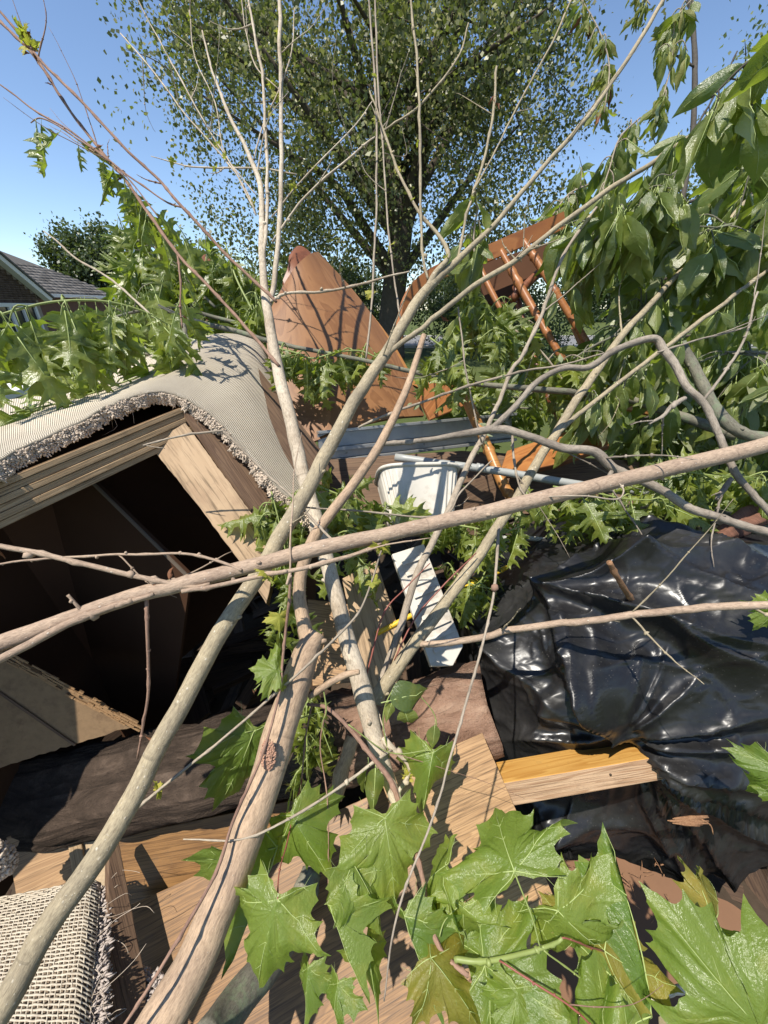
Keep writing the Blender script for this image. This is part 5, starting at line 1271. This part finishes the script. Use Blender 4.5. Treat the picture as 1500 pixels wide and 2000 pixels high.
r, pa, ph = branch('cross_twig', 'thin horizontal twig crossing above the white bin', M['twig_grey'], [(560, 985, .80, 6), (600, 992, .82, 6), (700, 998, .86, 6), (860, 1008, .9, 6), (900, 960, .92, 5), (960, 900, .94, 4)], [[(1040, 975, .78, 5), (1090, 970, .74, 5), (1150, 970, .73, 5), (1205, 975, .74, 5), (1218, 960, .76, 5), (1210, 945, .78, 5)]], 6, .12, 20)
r, pa, ph = branch('red_stalk', 'two fine dark red stalks behind the leaning stem', M['petiole_red'], [(700, 1390, .80, 5), (720, 1300, .82, 5), (752, 1195, .85, 5), (790, 1150, .88, 4), (840, 1100, .9, 3)], [[(770, 1290, .86, 4), (810, 1210, .88, 5), (860, 1150, .9, 4), (930, 1080, .93, 3)]], 5, .1, 21)
r, pa, ph = branch('lower_twig', 'brown twig curving down from the timber into the maple leaves', M['bark_red'], [(600, 1375, .72, 9), (640, 1385, .71, 11), (690, 1430, .70, 13), (730, 1480, .68, 15), (765, 1530, .66, 17), (790, 1600, .63, 16), (822, 1700, .58, 15), (838, 1790, .54, 15), (855, 1845, .52, 16), (875, 1872, .51, 15), (915, 1905, .495, 13)],
    [[(610, 1372, .72, 5), (600, 1420, .71, 5), (590, 1520, .69, 5), (583, 1580, .67, 4)], [(636, 1385, .71, 4), (625, 1460, .69, 4), (640, 1560, .66, 4), (642, 1750, .58, 4)],
     {'p': [(888, 1875, .505, 17), (930, 1878, .50, 15), (975, 1872, .49, 14), (1030, 1860, .475, 13), (1060, 1848, .47, 12), (1098, 1832, .46, 10)], 'mat': M['twig_green']},
     {'p': [(1098, 1832, .46, 5), (1130, 1840, .47, 5), (1180, 1858, .50, 5)], 'mat': M['petiole_red']},
     {'p': [(975, 1876, .48, 6), (1040, 1915, .46, 6), (1120, 1970, .43, 6), (1180, 2030, .40, 6)], 'mat': M['petiole_red']},
     {'p': [(1056, 1850, .47, 5), (1040, 1790, .48, 5), (1005, 1703, .50, 5)], 'mat': M['twig_green']},
     {'p': [(1062, 1856, .468, 5), (1120, 1900, .47, 5), (1180, 1945, .47, 5)], 'mat': M['twig_green']},
     {'p': [(858, 1830, .52, 4), (870, 1800, .53, 4), (900, 1770, .54, 4)], 'mat': M['twig_green']},
     {'p': [(680, 1415, .69, 4), (760, 1470, .7, 3), (830, 1466, .7, 3), (845, 1470, .7, 3)], 'mat': M['twig_green']},
     {'p': [(590, 1520, .69, 4), (560, 1640, .60, 4), (545, 1700, .55, 4), (542, 1757, .515, 5)], 'mat': M['petiole_red']}], 8, .15, 22, fine=5)
PLW, HLW = pa, r

# ------------------------------------------------------------------ maple leaves at the bottom
def maple(parent, base, tip, key='maple', var=None, roll=0, wide=1.0, Ls=1.0, label=None):
    B, T = P(*base), P(*tip); y = T - B; L = y.length * Ls
    z = (CAM - (B + T) / 2).normalized(); z.rotate(Matrix.Rotation(R(roll), 3, y.normalized()))
    o = leaf_obj(LEAF[key][var if var is not None else random.randrange(len(LEAF[key]))], parent, B, y, z, L, wide=wide)
    if label: o['label'] = label
    return o
ML = [
 ((1005, 1702, .500), (952, 1560, .585), 'maple', 0, -8, 1.15, 1.05), ((542, 1757, .515), (478, 1975, .47), 'maple', 1, 12, .82, 1),
 ((570, 1592, .62), (632, 1705, .585), 'maplefold', 0, 20, .9, 1.15), ((752, 1598, .60), (778, 1770, .555), 'maple', 2, -10, .85, 1.05),
 ((845, 1470, .70), (826, 1595, .66), 'maplefold', 1, -10, 1, 1.1), ((1500, 2025, .42), (1290, 1800, .44), 'maple', 3, -15, .8, .92),
 ((1545, 1930, .45), (1390, 1765, .51), 'maple', 4, 25, .8, .9), ((1272, 1985, .47), (1226, 1650, .53), 'maplefold', 2, 70, .28, .95),
 ((1180, 1858, .50), (1196, 1752, .56), 'mapleolive', 0, 10, 1.15, 1.25), ((1190, 2060, .41), (1040, 1950, .46), 'maple', 5, 10, 1.05, 1.1),
 ((790, 1790, .53), (846, 1985, .48), 'maplefold', 3, 50, .7, 1.0), ((842, 1870, .50), (960, 2010, .455), 'mapleolive', 1, -20, .8, 1.05),
 ((946, 1885, .50), (1060, 1965, .45), 'maple', 2, 5, 1.0, 1.3), ((1090, 1780, .50), (1245, 1940, .47), 'maple', 6, 20, .8, 1.05),
 ((905, 1845, .54), (955, 1775, .56), 'maple', 3, 5, .9, 1.3), ((646, 1768, .545), (692, 1940, .50), 'maplefold', 4, 70, .7, 1),
 ((715, 1835, .54), (742, 1985, .50), 'maplefold', 5, -20, .9, 1), ((602, 1890, .55), (588, 2010, .52), 'maplefold', 0, 40, .8, 1),
 ((690, 1685, .57), (756, 1800, .54), 'maple', 7, -30, .8, 1.1), ((688, 1545, .62), (664, 1670, .59), 'maplefold', 1, -60, .6, 1),
 ((497, 1428, .78), (442, 1575, .74), 'maple', 2, -25, .8, 1.1), ((542, 1655, .62), (462, 1890, .585), 'maplefold', 3, -50, .7, 1.0),
 ((905, 1770, .54), (905, 1880, .53), 'maple', 5, 10, 1.0, 1.2), ((660, 1920, .53), (640, 2030, .50), 'maple', 6, 30, .8, 1.1),
 ((770, 1900, .52), (740, 2020, .49), 'maple', 0, 20, .9, 1.3), ((1010, 1930, .47), (1000, 2040, .44), 'maple', 3, -20, 1, 1.1),
 ((870, 1690, .56), (800, 1720, .58), 'maple', 4, 40, .9, 1.2), ((1400, 1800, .50), (1420, 1745, .54), 'mapleolive', 1, 60, .6, 1.5),
 ((900, 1960, .49), (870, 2060, .46), 'maple', 7, 0, 1, 1.1), ((640, 1640, .60), (610, 1760, .57), 'maplefold', 2, 10, .9, 1.1), ((735, 1700, .575), (700, 1640, .60), 'maple', 1, 30, .8, 1.3)]
# two sprays: one on the lower twig, one from the right edge
r2, pa2, ph2 = branch('maple_spray', 'maple sprig with large fresh leaves reaching in from the right edge', M['twig_green'], [(1620, 2060, .44, 10), (1560, 1990, .44, 9), (1500, 1940, .45, 7)], [[(1560, 1990, .44, 6), (1500, 2025, .42, 5)], [(1500, 1940, .45, 6), (1440, 1860, .48, 5), (1400, 1800, .50, 4)]], 7, .1, 23)
for i, (b, t, k, v, ro, wd, ls) in enumerate(ML):
    par = pa2[0] if b[0] > 1380 else HLW
    if i in (19, 24, 28, 29): continue
    maple(par, b, t, k, v, ro, wd, ls * 1.07)
for b, t in [((1540, 1560, .62), (1470, 1530, .64)), ((1530, 1500, .62), (1488, 1600, .62)), ((1560, 1200, .7), (1475, 1215, .72)), ((1520, 1180, .72), (1490, 1240, .72))]:
    maple(pa2[0], b, t, 'maple', None, random.uniform(-40, 40), .9)
# climbing plant with oval leaves near the timber, small crinkled leaf
rv, pav, phv = branch('leafy_shoot', 'small shoot with oval leaves in front of the timber end', M['twig_green'], [(760, 1480, .74, 4), (748, 1420, .74, 4), (752, 1380, .74, 4), (770, 1340, .75, 4)], [[(752, 1375, .74, 3), (800, 1350, .73, 3), (830, 1370, .73, 3), (850, 1400, .73, 3), (852, 1430, .73, 3)], [(630, 1340, .7, 4), (638, 1390, .69, 4), (630, 1420, .69, 3), (650, 1480, .68, 3)], [(630, 1390, .7, 3), (560, 1410, .72, 3), (510, 1418, .73, 2)], [(740, 1500, .72, 4), (725, 1520, .71, 4), (730, 1580, .70, 3)]], 6, .1, 24, cat='branch')
def oval_at(par, base, tip, key='oval', roll=0, wide=1.0):
    B, T = P(*base), P(*tip); y = T - B; z = (CAM - B).normalized(); z.rotate(Matrix.Rotation(R(roll), 3, y.normalized()))
    leaf_obj(random.choice(LEAF[key]), par, B, y, z, y.length / 1.22, wide=wide)
for b, t, ro in [((745, 1372, .72), (838, 1352, .70), 10), ((768, 1365, .72), (752, 1412, .72), 20), ((785, 1370, .72), (806, 1440, .72), 10), ((850, 1405, .72), (846, 1465, .71), -20), ((735, 1480, .7), (728, 1590, .68), 30), ((720, 1480, .7), (712, 1550, .70), -50)]: oval_at(pav[0], b, t, 'oval', ro, 1.7)
rs, pas, phs = branch('crinkled_sprig', 'pale green crinkled leaf sprig with dead bud left of the stem fork', M['twig_green'], [(552, 1312, .645, 4), (535, 1318, .64, 4), (515, 1330, .635, 4), (496, 1348, .63, 3)], [], 5, .1, 25)
maple(pas[0], (545, 1312, .64), (488, 1300, .625), 'maple', 3, 15, 1.1); maple(pas[0], (535, 1325, .64), (512, 1338, .625), 'maple', 5, 20, 1.2)
maple(pas[0], (545, 1200, .65), (548, 1240, .645), 'spring', 1, 0, 1.0)
leaf_obj(LEAF['dead'][0], pas[0], P(497, 1345, .63), Vector((-.2, 0, -1)), CAM - P(497, 1345, .63), .032)

# ------------------------------------------------------------------ leafy boughs
def bough(name, label, mat, spine, n_twig, tw_len, n_leaf, key, L, dir_bias=(0, 0, -.2), spread=.8, seed=0, hang=1.0, face=.7, spine_leaves=0, keys2=None, t0=.05, t1=1.0, n=8, tmat=None, frac2=.3):
    random.seed(1000 + seed)
    w4 = W(spine); root = empty(name, Vector(w4[0][:3]), label, 'branch')
    mb = MB(); C = tube(mb, w4, n, 5, 0, .12, seed); st = mb.build('stem', mat, root)
    if spine_leaves: hang_leaves(st, C, spine_leaves, key, L, hang, face, t0, t1)
    for i in range(n_twig):
        t = t0 + (t1 - t0) * (i + random.random() * .9) / n_twig; q = C[min(int(t * (len(C) - 1)), len(C) - 1)]; b = Vector(q[:3])
        d = (rvec() * spread + Vector(dir_bias)).normalized(); ln = tw_len * random.uniform(.5, 1.2)
        m = b + d * ln * .5 + Vector((0, 0, .02)); e = b + d * ln + Vector((0, 0, -.12 * ln))
        mb = MB(); C2 = tube(mb, [(*b, min(q[3] * .7, .0035)), (*m, .0022), (*e, .0012)], 5, 4, 0, .1, i); tw = mb.build('twig', tmat or mat, root)
        k = int(n_leaf * (2.0 if seed in (31, 33, 35, 36, 38, 52) else 1.4 if seed > 30 else 1.15) / n_twig + .5)
        k2 = int(k * frac2) if keys2 else 0
        hang_leaves(tw, C2, k - k2, key, L, hang, face, .1, 1.0)
        if k2: hang_leaves(tw, C2, k2, keys2, L, hang, face, .2, 1.0)
    return root
tg = M['twig_green']; gr = M['twig_grey']
# left oak mass
bough('oak_bough', 'oak bough with jagged leaves hanging in front of the house window', tg, [(-60, 640, .95, 7), (0, 615, 1.0, 7), (100, 590, 1.05, 7), (200, 588, 1.1, 7), (280, 608, 1.15, 6), (340, 640, 1.2, 5)], 9, .07, 24, 'oak', .165, (0, 0, -.6), .5, 1, 2.0, 1.3, 9)
bough('oak_bough', 'dense oak bough topping the leaf heap beside the pale trunk', M['bark_moss'], [(520, 620, 2.1, 10), (450, 570, 2.15, 10), (380, 530, 2.2, 9), (310, 510, 2.2, 8), (230, 530, 2.2, 6)], 14, .28, 90, 'oak', .21, (0, -.1, .0), .8, 2, 1.7, 1.2, 6, 'oakwilt')
bough('oak_bough', 'oak bough filling the middle of the left leaf heap', M['bark_moss'], [(500, 640, 2.0, 12), (420, 620, 2.0, 12), (340, 600, 1.95, 10), (260, 610, 1.9, 8), (190, 630, 1.85, 6)], 14, .24, 90, 'oak', .20, (0, -.1, -.1), .8, 3, 1.6, 1.2, 6)
bough('oak_bough', 'low oak sprig lying on the sunlit carpet at left', tg, [(330, 715, 1.32, 5), (225, 752, 1.26, 5), (125, 785, 1.18, 5), (20, 806, 1.08, 4)], 7, .09, 22, 'oak', .125, (0, -.1, .1), .6, 4, .6, .8, 4)
bough('oak_bough', 'oak sprig standing beside the pale trunk below the rounded panel', tg, [(520, 650, 2.0, 7), (490, 600, 2.0, 7), (460, 540, 2.02, 6), (440, 475, 2.04, 4)], 9, .16, 46, 'oak', .19, (0, -.1, -.2), .7, 5, 1.8, 1.1, 5)
bough('oak_bough', 'oak bough drooping behind the heap against the roof', M['bark_moss'], [(420, 600, 2.05, 9), (340, 520, 2.1, 8), (280, 470, 2.15, 7), (230, 490, 2.2, 5)], 10, .22, 56, 'oak', .19, (0, 0, -.1), .8, 6, 1.7, 1.2, 5)
bough('oak_bough', 'shaded oak bough between the house and carpet', M['bark_moss'], [(330, 700, 1.62, 9), (270, 690, 1.58, 8), (200, 690, 1.54, 7), (150, 700, 1.5, 5)], 12, .16, 60, 'oak', .16, (0, 0, -.1), .8, 7, 1.5, 1.1, 5)
# centre oak sprigs
bough('oak_sprig', 'oak sprig hanging between the pale trunk and brown wood sheet', tg, [(540, 680, 1.35, 7), (580, 690, 1.36, 6), (610, 700, 1.36, 5), (650, 690, 1.36, 4)], 7, .07, 30, 'oak', .11, (.2, 0, -.5), .5, 8, 1.6, .8, 6)
bough('oak_sprig', 'oak sprig hanging over the face of the brown wood sheet', tg, [(640, 690, 1.38, 5), (700, 685, 1.4, 5), (740, 700, 1.4, 4)], 5, .06, 16, 'oak', .10, (.2, 0, -.3), .5, 9, 1.5, .8, 4)
bough('oak_sprig', 'bright oak leaves bunched left of the white bin', tg, [(600, 940, 1.08, 6), (660, 965, 1.08, 6), (720, 985, 1.08, 5), (760, 1000, 1.08, 4)], 8, .09, 42, 'oak', .10, (0, 0, 0), .8, 10, .9, .9, 6)
bough('oak_sprig', 'wilted oak leaves hanging in the gap left of the stem fork', tg, [(530, 960, 1.0, 5), (545, 1020, .99, 5), (560, 1100, .97, 4), (555, 1200, .95, 4)], 9, .06, 46, 'oak', .10, (-.1, -.1, -.5), .5, 11, 1.5, .7, 6, 'oakwilt')
bough('oak_sprig', 'oak leaves below the arched chair rail at centre', tg, [(900, 560, 1.32, 6), (930, 590, 1.32, 6), (970, 620, 1.3, 5), (1000, 660, 1.3, 4)], 10, .12, 56, 'oak', .10, (0, 0, -.3), .8, 12, 1.3, .8, 6, 'oval')
bough('oak_sprig', 'oak leaves drooping in front of the chair leg', tg, [(840, 660, 1.28, 6), (880, 690, 1.27, 5), (920, 720, 1.26, 4)], 7, .09, 34, 'oak', .10, (0, 0, -.4), .7, 13, 1.4, .8, 4)
bough('oak_sprig', 'oak leaves hanging behind the diagonal branch left of the bag', tg, [(860, 1020, 1.1, 6), (920, 1030, 1.08, 6), (980, 1040, 1.06, 5), (1030, 1020, 1.05, 4)], 9, .10, 44, 'oak', .10, (0, 0, -.3), .8, 14, 1.2, .9, 6)
bough('oak_sprig', 'oak leaves low beside the yellow pole and shutter', tg, [(880, 1110, 1.08, 5), (920, 1140, 1.06, 5), (960, 1150, 1.04, 4)], 6, .07, 20, 'oak', .10, (0, 0, -.4), .7, 15, 1.3, .9, 4)
bough('oak_sprig', 'oak leaves lying on top of the black bag', tg, [(1080, 950, 1.06, 6), (1150, 960, 1.05, 6), (1230, 975, 1.04, 5), (1330, 975, 1.03, 4)], 10, .09, 44, 'oak', .11, (0, -.1, -.1), .7, 16, .9, .9, 6)
bough('oak_sprig', 'large oak leaves at the right edge above the root log', tg, [(1330, 920, 1.08, 6), (1400, 930, 1.08, 6), (1480, 940, 1.08, 5)], 8, .10, 36, 'oak', .12, (0, -.1, -.2), .7, 17, 1.0, .9, 6)
bough('oak_sprig', 'shaded oak sprig right of the stem fork over the timber', tg, [(640, 1040, 1.0, 5), (690, 1080, .99, 5), (720, 1110, .98, 4)], 5, .07, 18, 'oak', .09, (0, 0, -.3), .7, 18, 1.2, .8, 4)
bough('oak_sprig', 'shaded limp leaves hanging below the short log', tg, [(610, 1360, .86, 5), (600, 1420, .84, 5), (600, 1520, .82, 4)], 6, .06, 26, 'oakwilt', .10, (0, 0, -.4), .6, 19, 1.5, .7, 4, 'oak')
# right mass of oval leaves
hang_leaves(PA2[1], P2b, 24, 'oval', .13, 1.4, .8, .60, 1.0, .35)
hang_leaves(pa5[0], ph5[0], 30, 'oval', .135, 1.4, .8, .62, 1.0, .35)
hang_leaves(pa5[1], ph5[1], 26, 'oval', .135, 1.4, .8, .35, 1.0, .35)
hang_leaves(pa6[0], ph6[0], 5, 'oval', .12, 1.5, .8, .88, 1.0, .3)
hang_leaves(pa10[0], ph10[0], 12, 'pale', .028, .2, .8, .2, .9, .6)
hang_leaves(pa6[1], ph6[1], 10, 'pale', .026, .2, .8, .0, .6, .6)
hang_leaves(pa6[0], ph6[0], 16, 'pale', .026, .2, .8, .40, .62, .7)
mg = M['bark_moss']
bough('broadleaf_bough', 'broad leaved bough heavy with leaves below the chair rail at right', mg, [(1330, 330, 1.2, 9), (1270, 370, 1.22, 9), (1220, 410, 1.24, 8), (1160, 470, 1.25, 6)], 15, .14, 80, 'oval', .14, (0, 0, -.5), .6, 31, 1.5, .8, 10, 'ovalwilt')
bough('broadleaf_bough', 'broad leaved bough with the largest dark leaves in the top right corner', M['bark_dark'], [(1600, 20, .90, 10), (1520, 80, .92, 9), (1450, 130, .95, 7), (1390, 190, .98, 5)], 7, .10, 18, 'oval', .135, (0, 0, -.4), .6, 32, 1.4, .6, 8)
bough('broadleaf_bough', 'broad leaved bough at right edge halfway up', mg, [(1600, 420, 1.2, 10), (1500, 430, 1.24, 10), (1420, 440, 1.28, 8), (1330, 470, 1.3, 6)], 15, .18, 84, 'oval', .145, (0, 0, -.3), .7, 33, 1.4, .8, 10, 'ovalwilt')
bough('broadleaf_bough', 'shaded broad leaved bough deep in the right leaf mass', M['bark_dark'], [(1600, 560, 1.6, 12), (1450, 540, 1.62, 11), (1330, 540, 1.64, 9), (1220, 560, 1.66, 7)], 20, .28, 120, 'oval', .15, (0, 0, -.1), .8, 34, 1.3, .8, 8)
bough('broadleaf_bough', 'broad leaved bough below the gnarled branch at right edge', mg, [(1600, 700, 1.3, 10), (1500, 690, 1.34, 9), (1420, 690, 1.38, 8), (1330, 720, 1.4, 6)], 16, .2, 90, 'oval', .14, (0, 0, -.3), .8, 35, 1.3, .8, 8)
bough('broadleaf_bough', 'broad leaves around the chair seat behind the gnarled branch', mg, [(1260, 700, 1.3, 8), (1220, 740, 1.28, 7), (1180, 770, 1.26, 6), (1130, 790, 1.25, 5)], 10, .14, 46, 'oval', .12, (0, 0, -.5), .7, 36, 1.5, .8, 6)
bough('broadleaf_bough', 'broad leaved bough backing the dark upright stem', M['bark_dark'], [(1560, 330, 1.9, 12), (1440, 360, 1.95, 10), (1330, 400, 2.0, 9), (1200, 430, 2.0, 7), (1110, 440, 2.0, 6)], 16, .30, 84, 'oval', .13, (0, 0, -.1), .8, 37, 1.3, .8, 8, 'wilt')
bough('broadleaf_bough', 'broad leaved bough under the dark bough at far right', M['bark_dark'], [(1580, 800, 1.4, 10), (1460, 780, 1.45, 9), (1330, 790, 1.5, 8), (1230, 830, 1.5, 6)], 14, .2, 76, 'oval', .13, (0, 0, -.3), .8, 38, 1.3, .8, 6, 'oak')
bough('broadleaf_sprig', 'dark broad leaves bunched above the arched chair rail', gr, [(930, 520, 1.22, 6), (925, 460, 1.22, 6), (935, 400, 1.22, 5)], 6, .07, 14, 'oval', .115, (0, 0, -.3), .6, 39, 1.7, .8, 6)
bough('wilted_sprig', 'brownish wilted leaf tassel hanging against the tall tree', gr, [(1130, -10, 1.5, 4), (1170, 60, 1.5, 4), (1190, 130, 1.5, 4), (1180, 220, 1.5, 3)], 8, .05, 54, 'wilt', .07, (-.3, 0, -.5), .5, 40, 1.6, .6, 6, 'dead', frac2=.2)
bough('wilted_sprig', 'limp green leaf tassel left of the dark upright stem', gr, [(1360, -10, 1.5, 4), (1320, 40, 1.5, 4), (1310, 130, 1.5, 4), (1280, 240, 1.5, 3)], 10, .06, 60, 'wilt', .085, (-.1, 0, -.6), .5, 41, 1.6, .6, 8, 'oval')
bough('wilted_sprig', 'limp pale leaf tassel at right edge below the big dark leaves', gr, [(1560, 220, 1.4, 5), (1500, 250, 1.42, 5), (1450, 280, 1.44, 4), (1420, 330, 1.46, 3)], 8, .10, 32, 'oval', .10, (-.1, 0, -.5), .6, 42, 1.5, .7, 6, 'wilt')
bough('wilted_sprig', 'loose bright leaf clump left of the pale limp leaves', gr, [(1250, 230, 1.45, 5), (1210, 270, 1.45, 5), (1190, 330, 1.45, 4), (1170, 390, 1.45, 4)], 9, .09, 34, 'oval', .10, (0, 0, -.5), .6, 43, 1.5, .7, 6, 'wilt')
bough('wilted_sprig', 'small drooping leaf bunch at the top edge right of the tall tree', gr, [(1230, -40, 1.5, 4), (1255, -10, 1.5, 4), (1270, 10, 1.5, 3)], 3, .04, 14, 'wilt', .06, (0, 0, -.6), .5, 44, 1.6, .6, 4)
bough('wilted_sprig', 'small leafy clump above the chair rail end', gr, [(1080, 420, 1.75, 5), (1110, 380, 1.75, 5), (1150, 360, 1.75, 4)], 8, .10, 44, 'oval', .09, (0, 0, -.2), .7, 45, 1.2, .7, 6, 'wilt')
bough('broadleaf_bough', 'broad leaved bough filling the mass right of the chair spindles', mg, [(1370, 550, 1.48, 9), (1300, 580, 1.48, 9), (1250, 610, 1.48, 8), (1200, 650, 1.48, 6)], 16, .15, 80, 'oval', .13, (0, 0, -.3), .8, 46, 1.4, .8, 8, 'ovalwilt')
bough('broadleaf_bough', 'broad leaved bough along the right edge under the pale limp leaves', mg, [(1600, 300, 1.55, 9), (1520, 330, 1.55, 9), (1440, 360, 1.55, 8), (1380, 420, 1.55, 6)], 11, .17, 48, 'oval', .11, (0, 0, -.3), .8, 47, 1.4, .8, 8, 'wilt')
bough('broadleaf_bough', 'broad leaved bough just left of the leaning branch tip above the gnarled bend', mg, [(1300, 620, 1.38, 8), (1240, 640, 1.36, 8), (1170, 670, 1.34, 7), (1120, 700, 1.33, 5)], 12, .13, 56, 'oval', .125, (0, 0, -.4), .7, 52, 1.5, .9, 6, 'ovalwilt')
bough('broadleaf_bough', 'sunlit broad leaves hanging just right of the chair rail', gr, [(1290, 400, 1.4, 7), (1230, 430, 1.4, 7), (1180, 470, 1.4, 6), (1135, 530, 1.4, 5)], 9, .10, 36, 'oval', .13, (0, 0, -.4), .6, 53, 1.6, 1.0, 6)
bough('oak_sprig', 'leafy tangle between the chair spindles and the leaning branch', gr, [(1000, 640, 1.42, 6), (1060, 690, 1.42, 6), (1110, 760, 1.4, 5), (1150, 830, 1.38, 4)], 9, .12, 40, 'oak', .12, (0, 0, -.2), .8, 54, 1.4, 1.0, 6, 'oval')
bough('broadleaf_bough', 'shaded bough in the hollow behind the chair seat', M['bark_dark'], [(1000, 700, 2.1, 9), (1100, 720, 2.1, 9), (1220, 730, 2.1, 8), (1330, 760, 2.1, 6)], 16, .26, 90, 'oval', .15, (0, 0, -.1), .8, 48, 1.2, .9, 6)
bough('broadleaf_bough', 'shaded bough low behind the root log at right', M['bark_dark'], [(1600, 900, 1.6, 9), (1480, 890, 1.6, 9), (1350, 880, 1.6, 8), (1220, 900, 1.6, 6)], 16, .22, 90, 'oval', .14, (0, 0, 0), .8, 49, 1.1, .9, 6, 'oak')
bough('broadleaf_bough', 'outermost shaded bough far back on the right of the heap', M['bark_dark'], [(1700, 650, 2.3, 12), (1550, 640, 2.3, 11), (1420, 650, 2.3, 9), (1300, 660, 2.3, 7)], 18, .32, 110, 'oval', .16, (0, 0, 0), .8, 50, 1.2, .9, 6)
bough('oak_sprig', 'oak leaves lying under the dark bough behind the rail', mg, [(860, 760, 1.75, 7), (960, 790, 1.75, 7), (1060, 800, 1.75, 6)], 10, .18, 56, 'oak', .13, (0, 0, 0), .8, 51, 1.0, .9, 6, 'oval')
print('leaves', NLEAF)
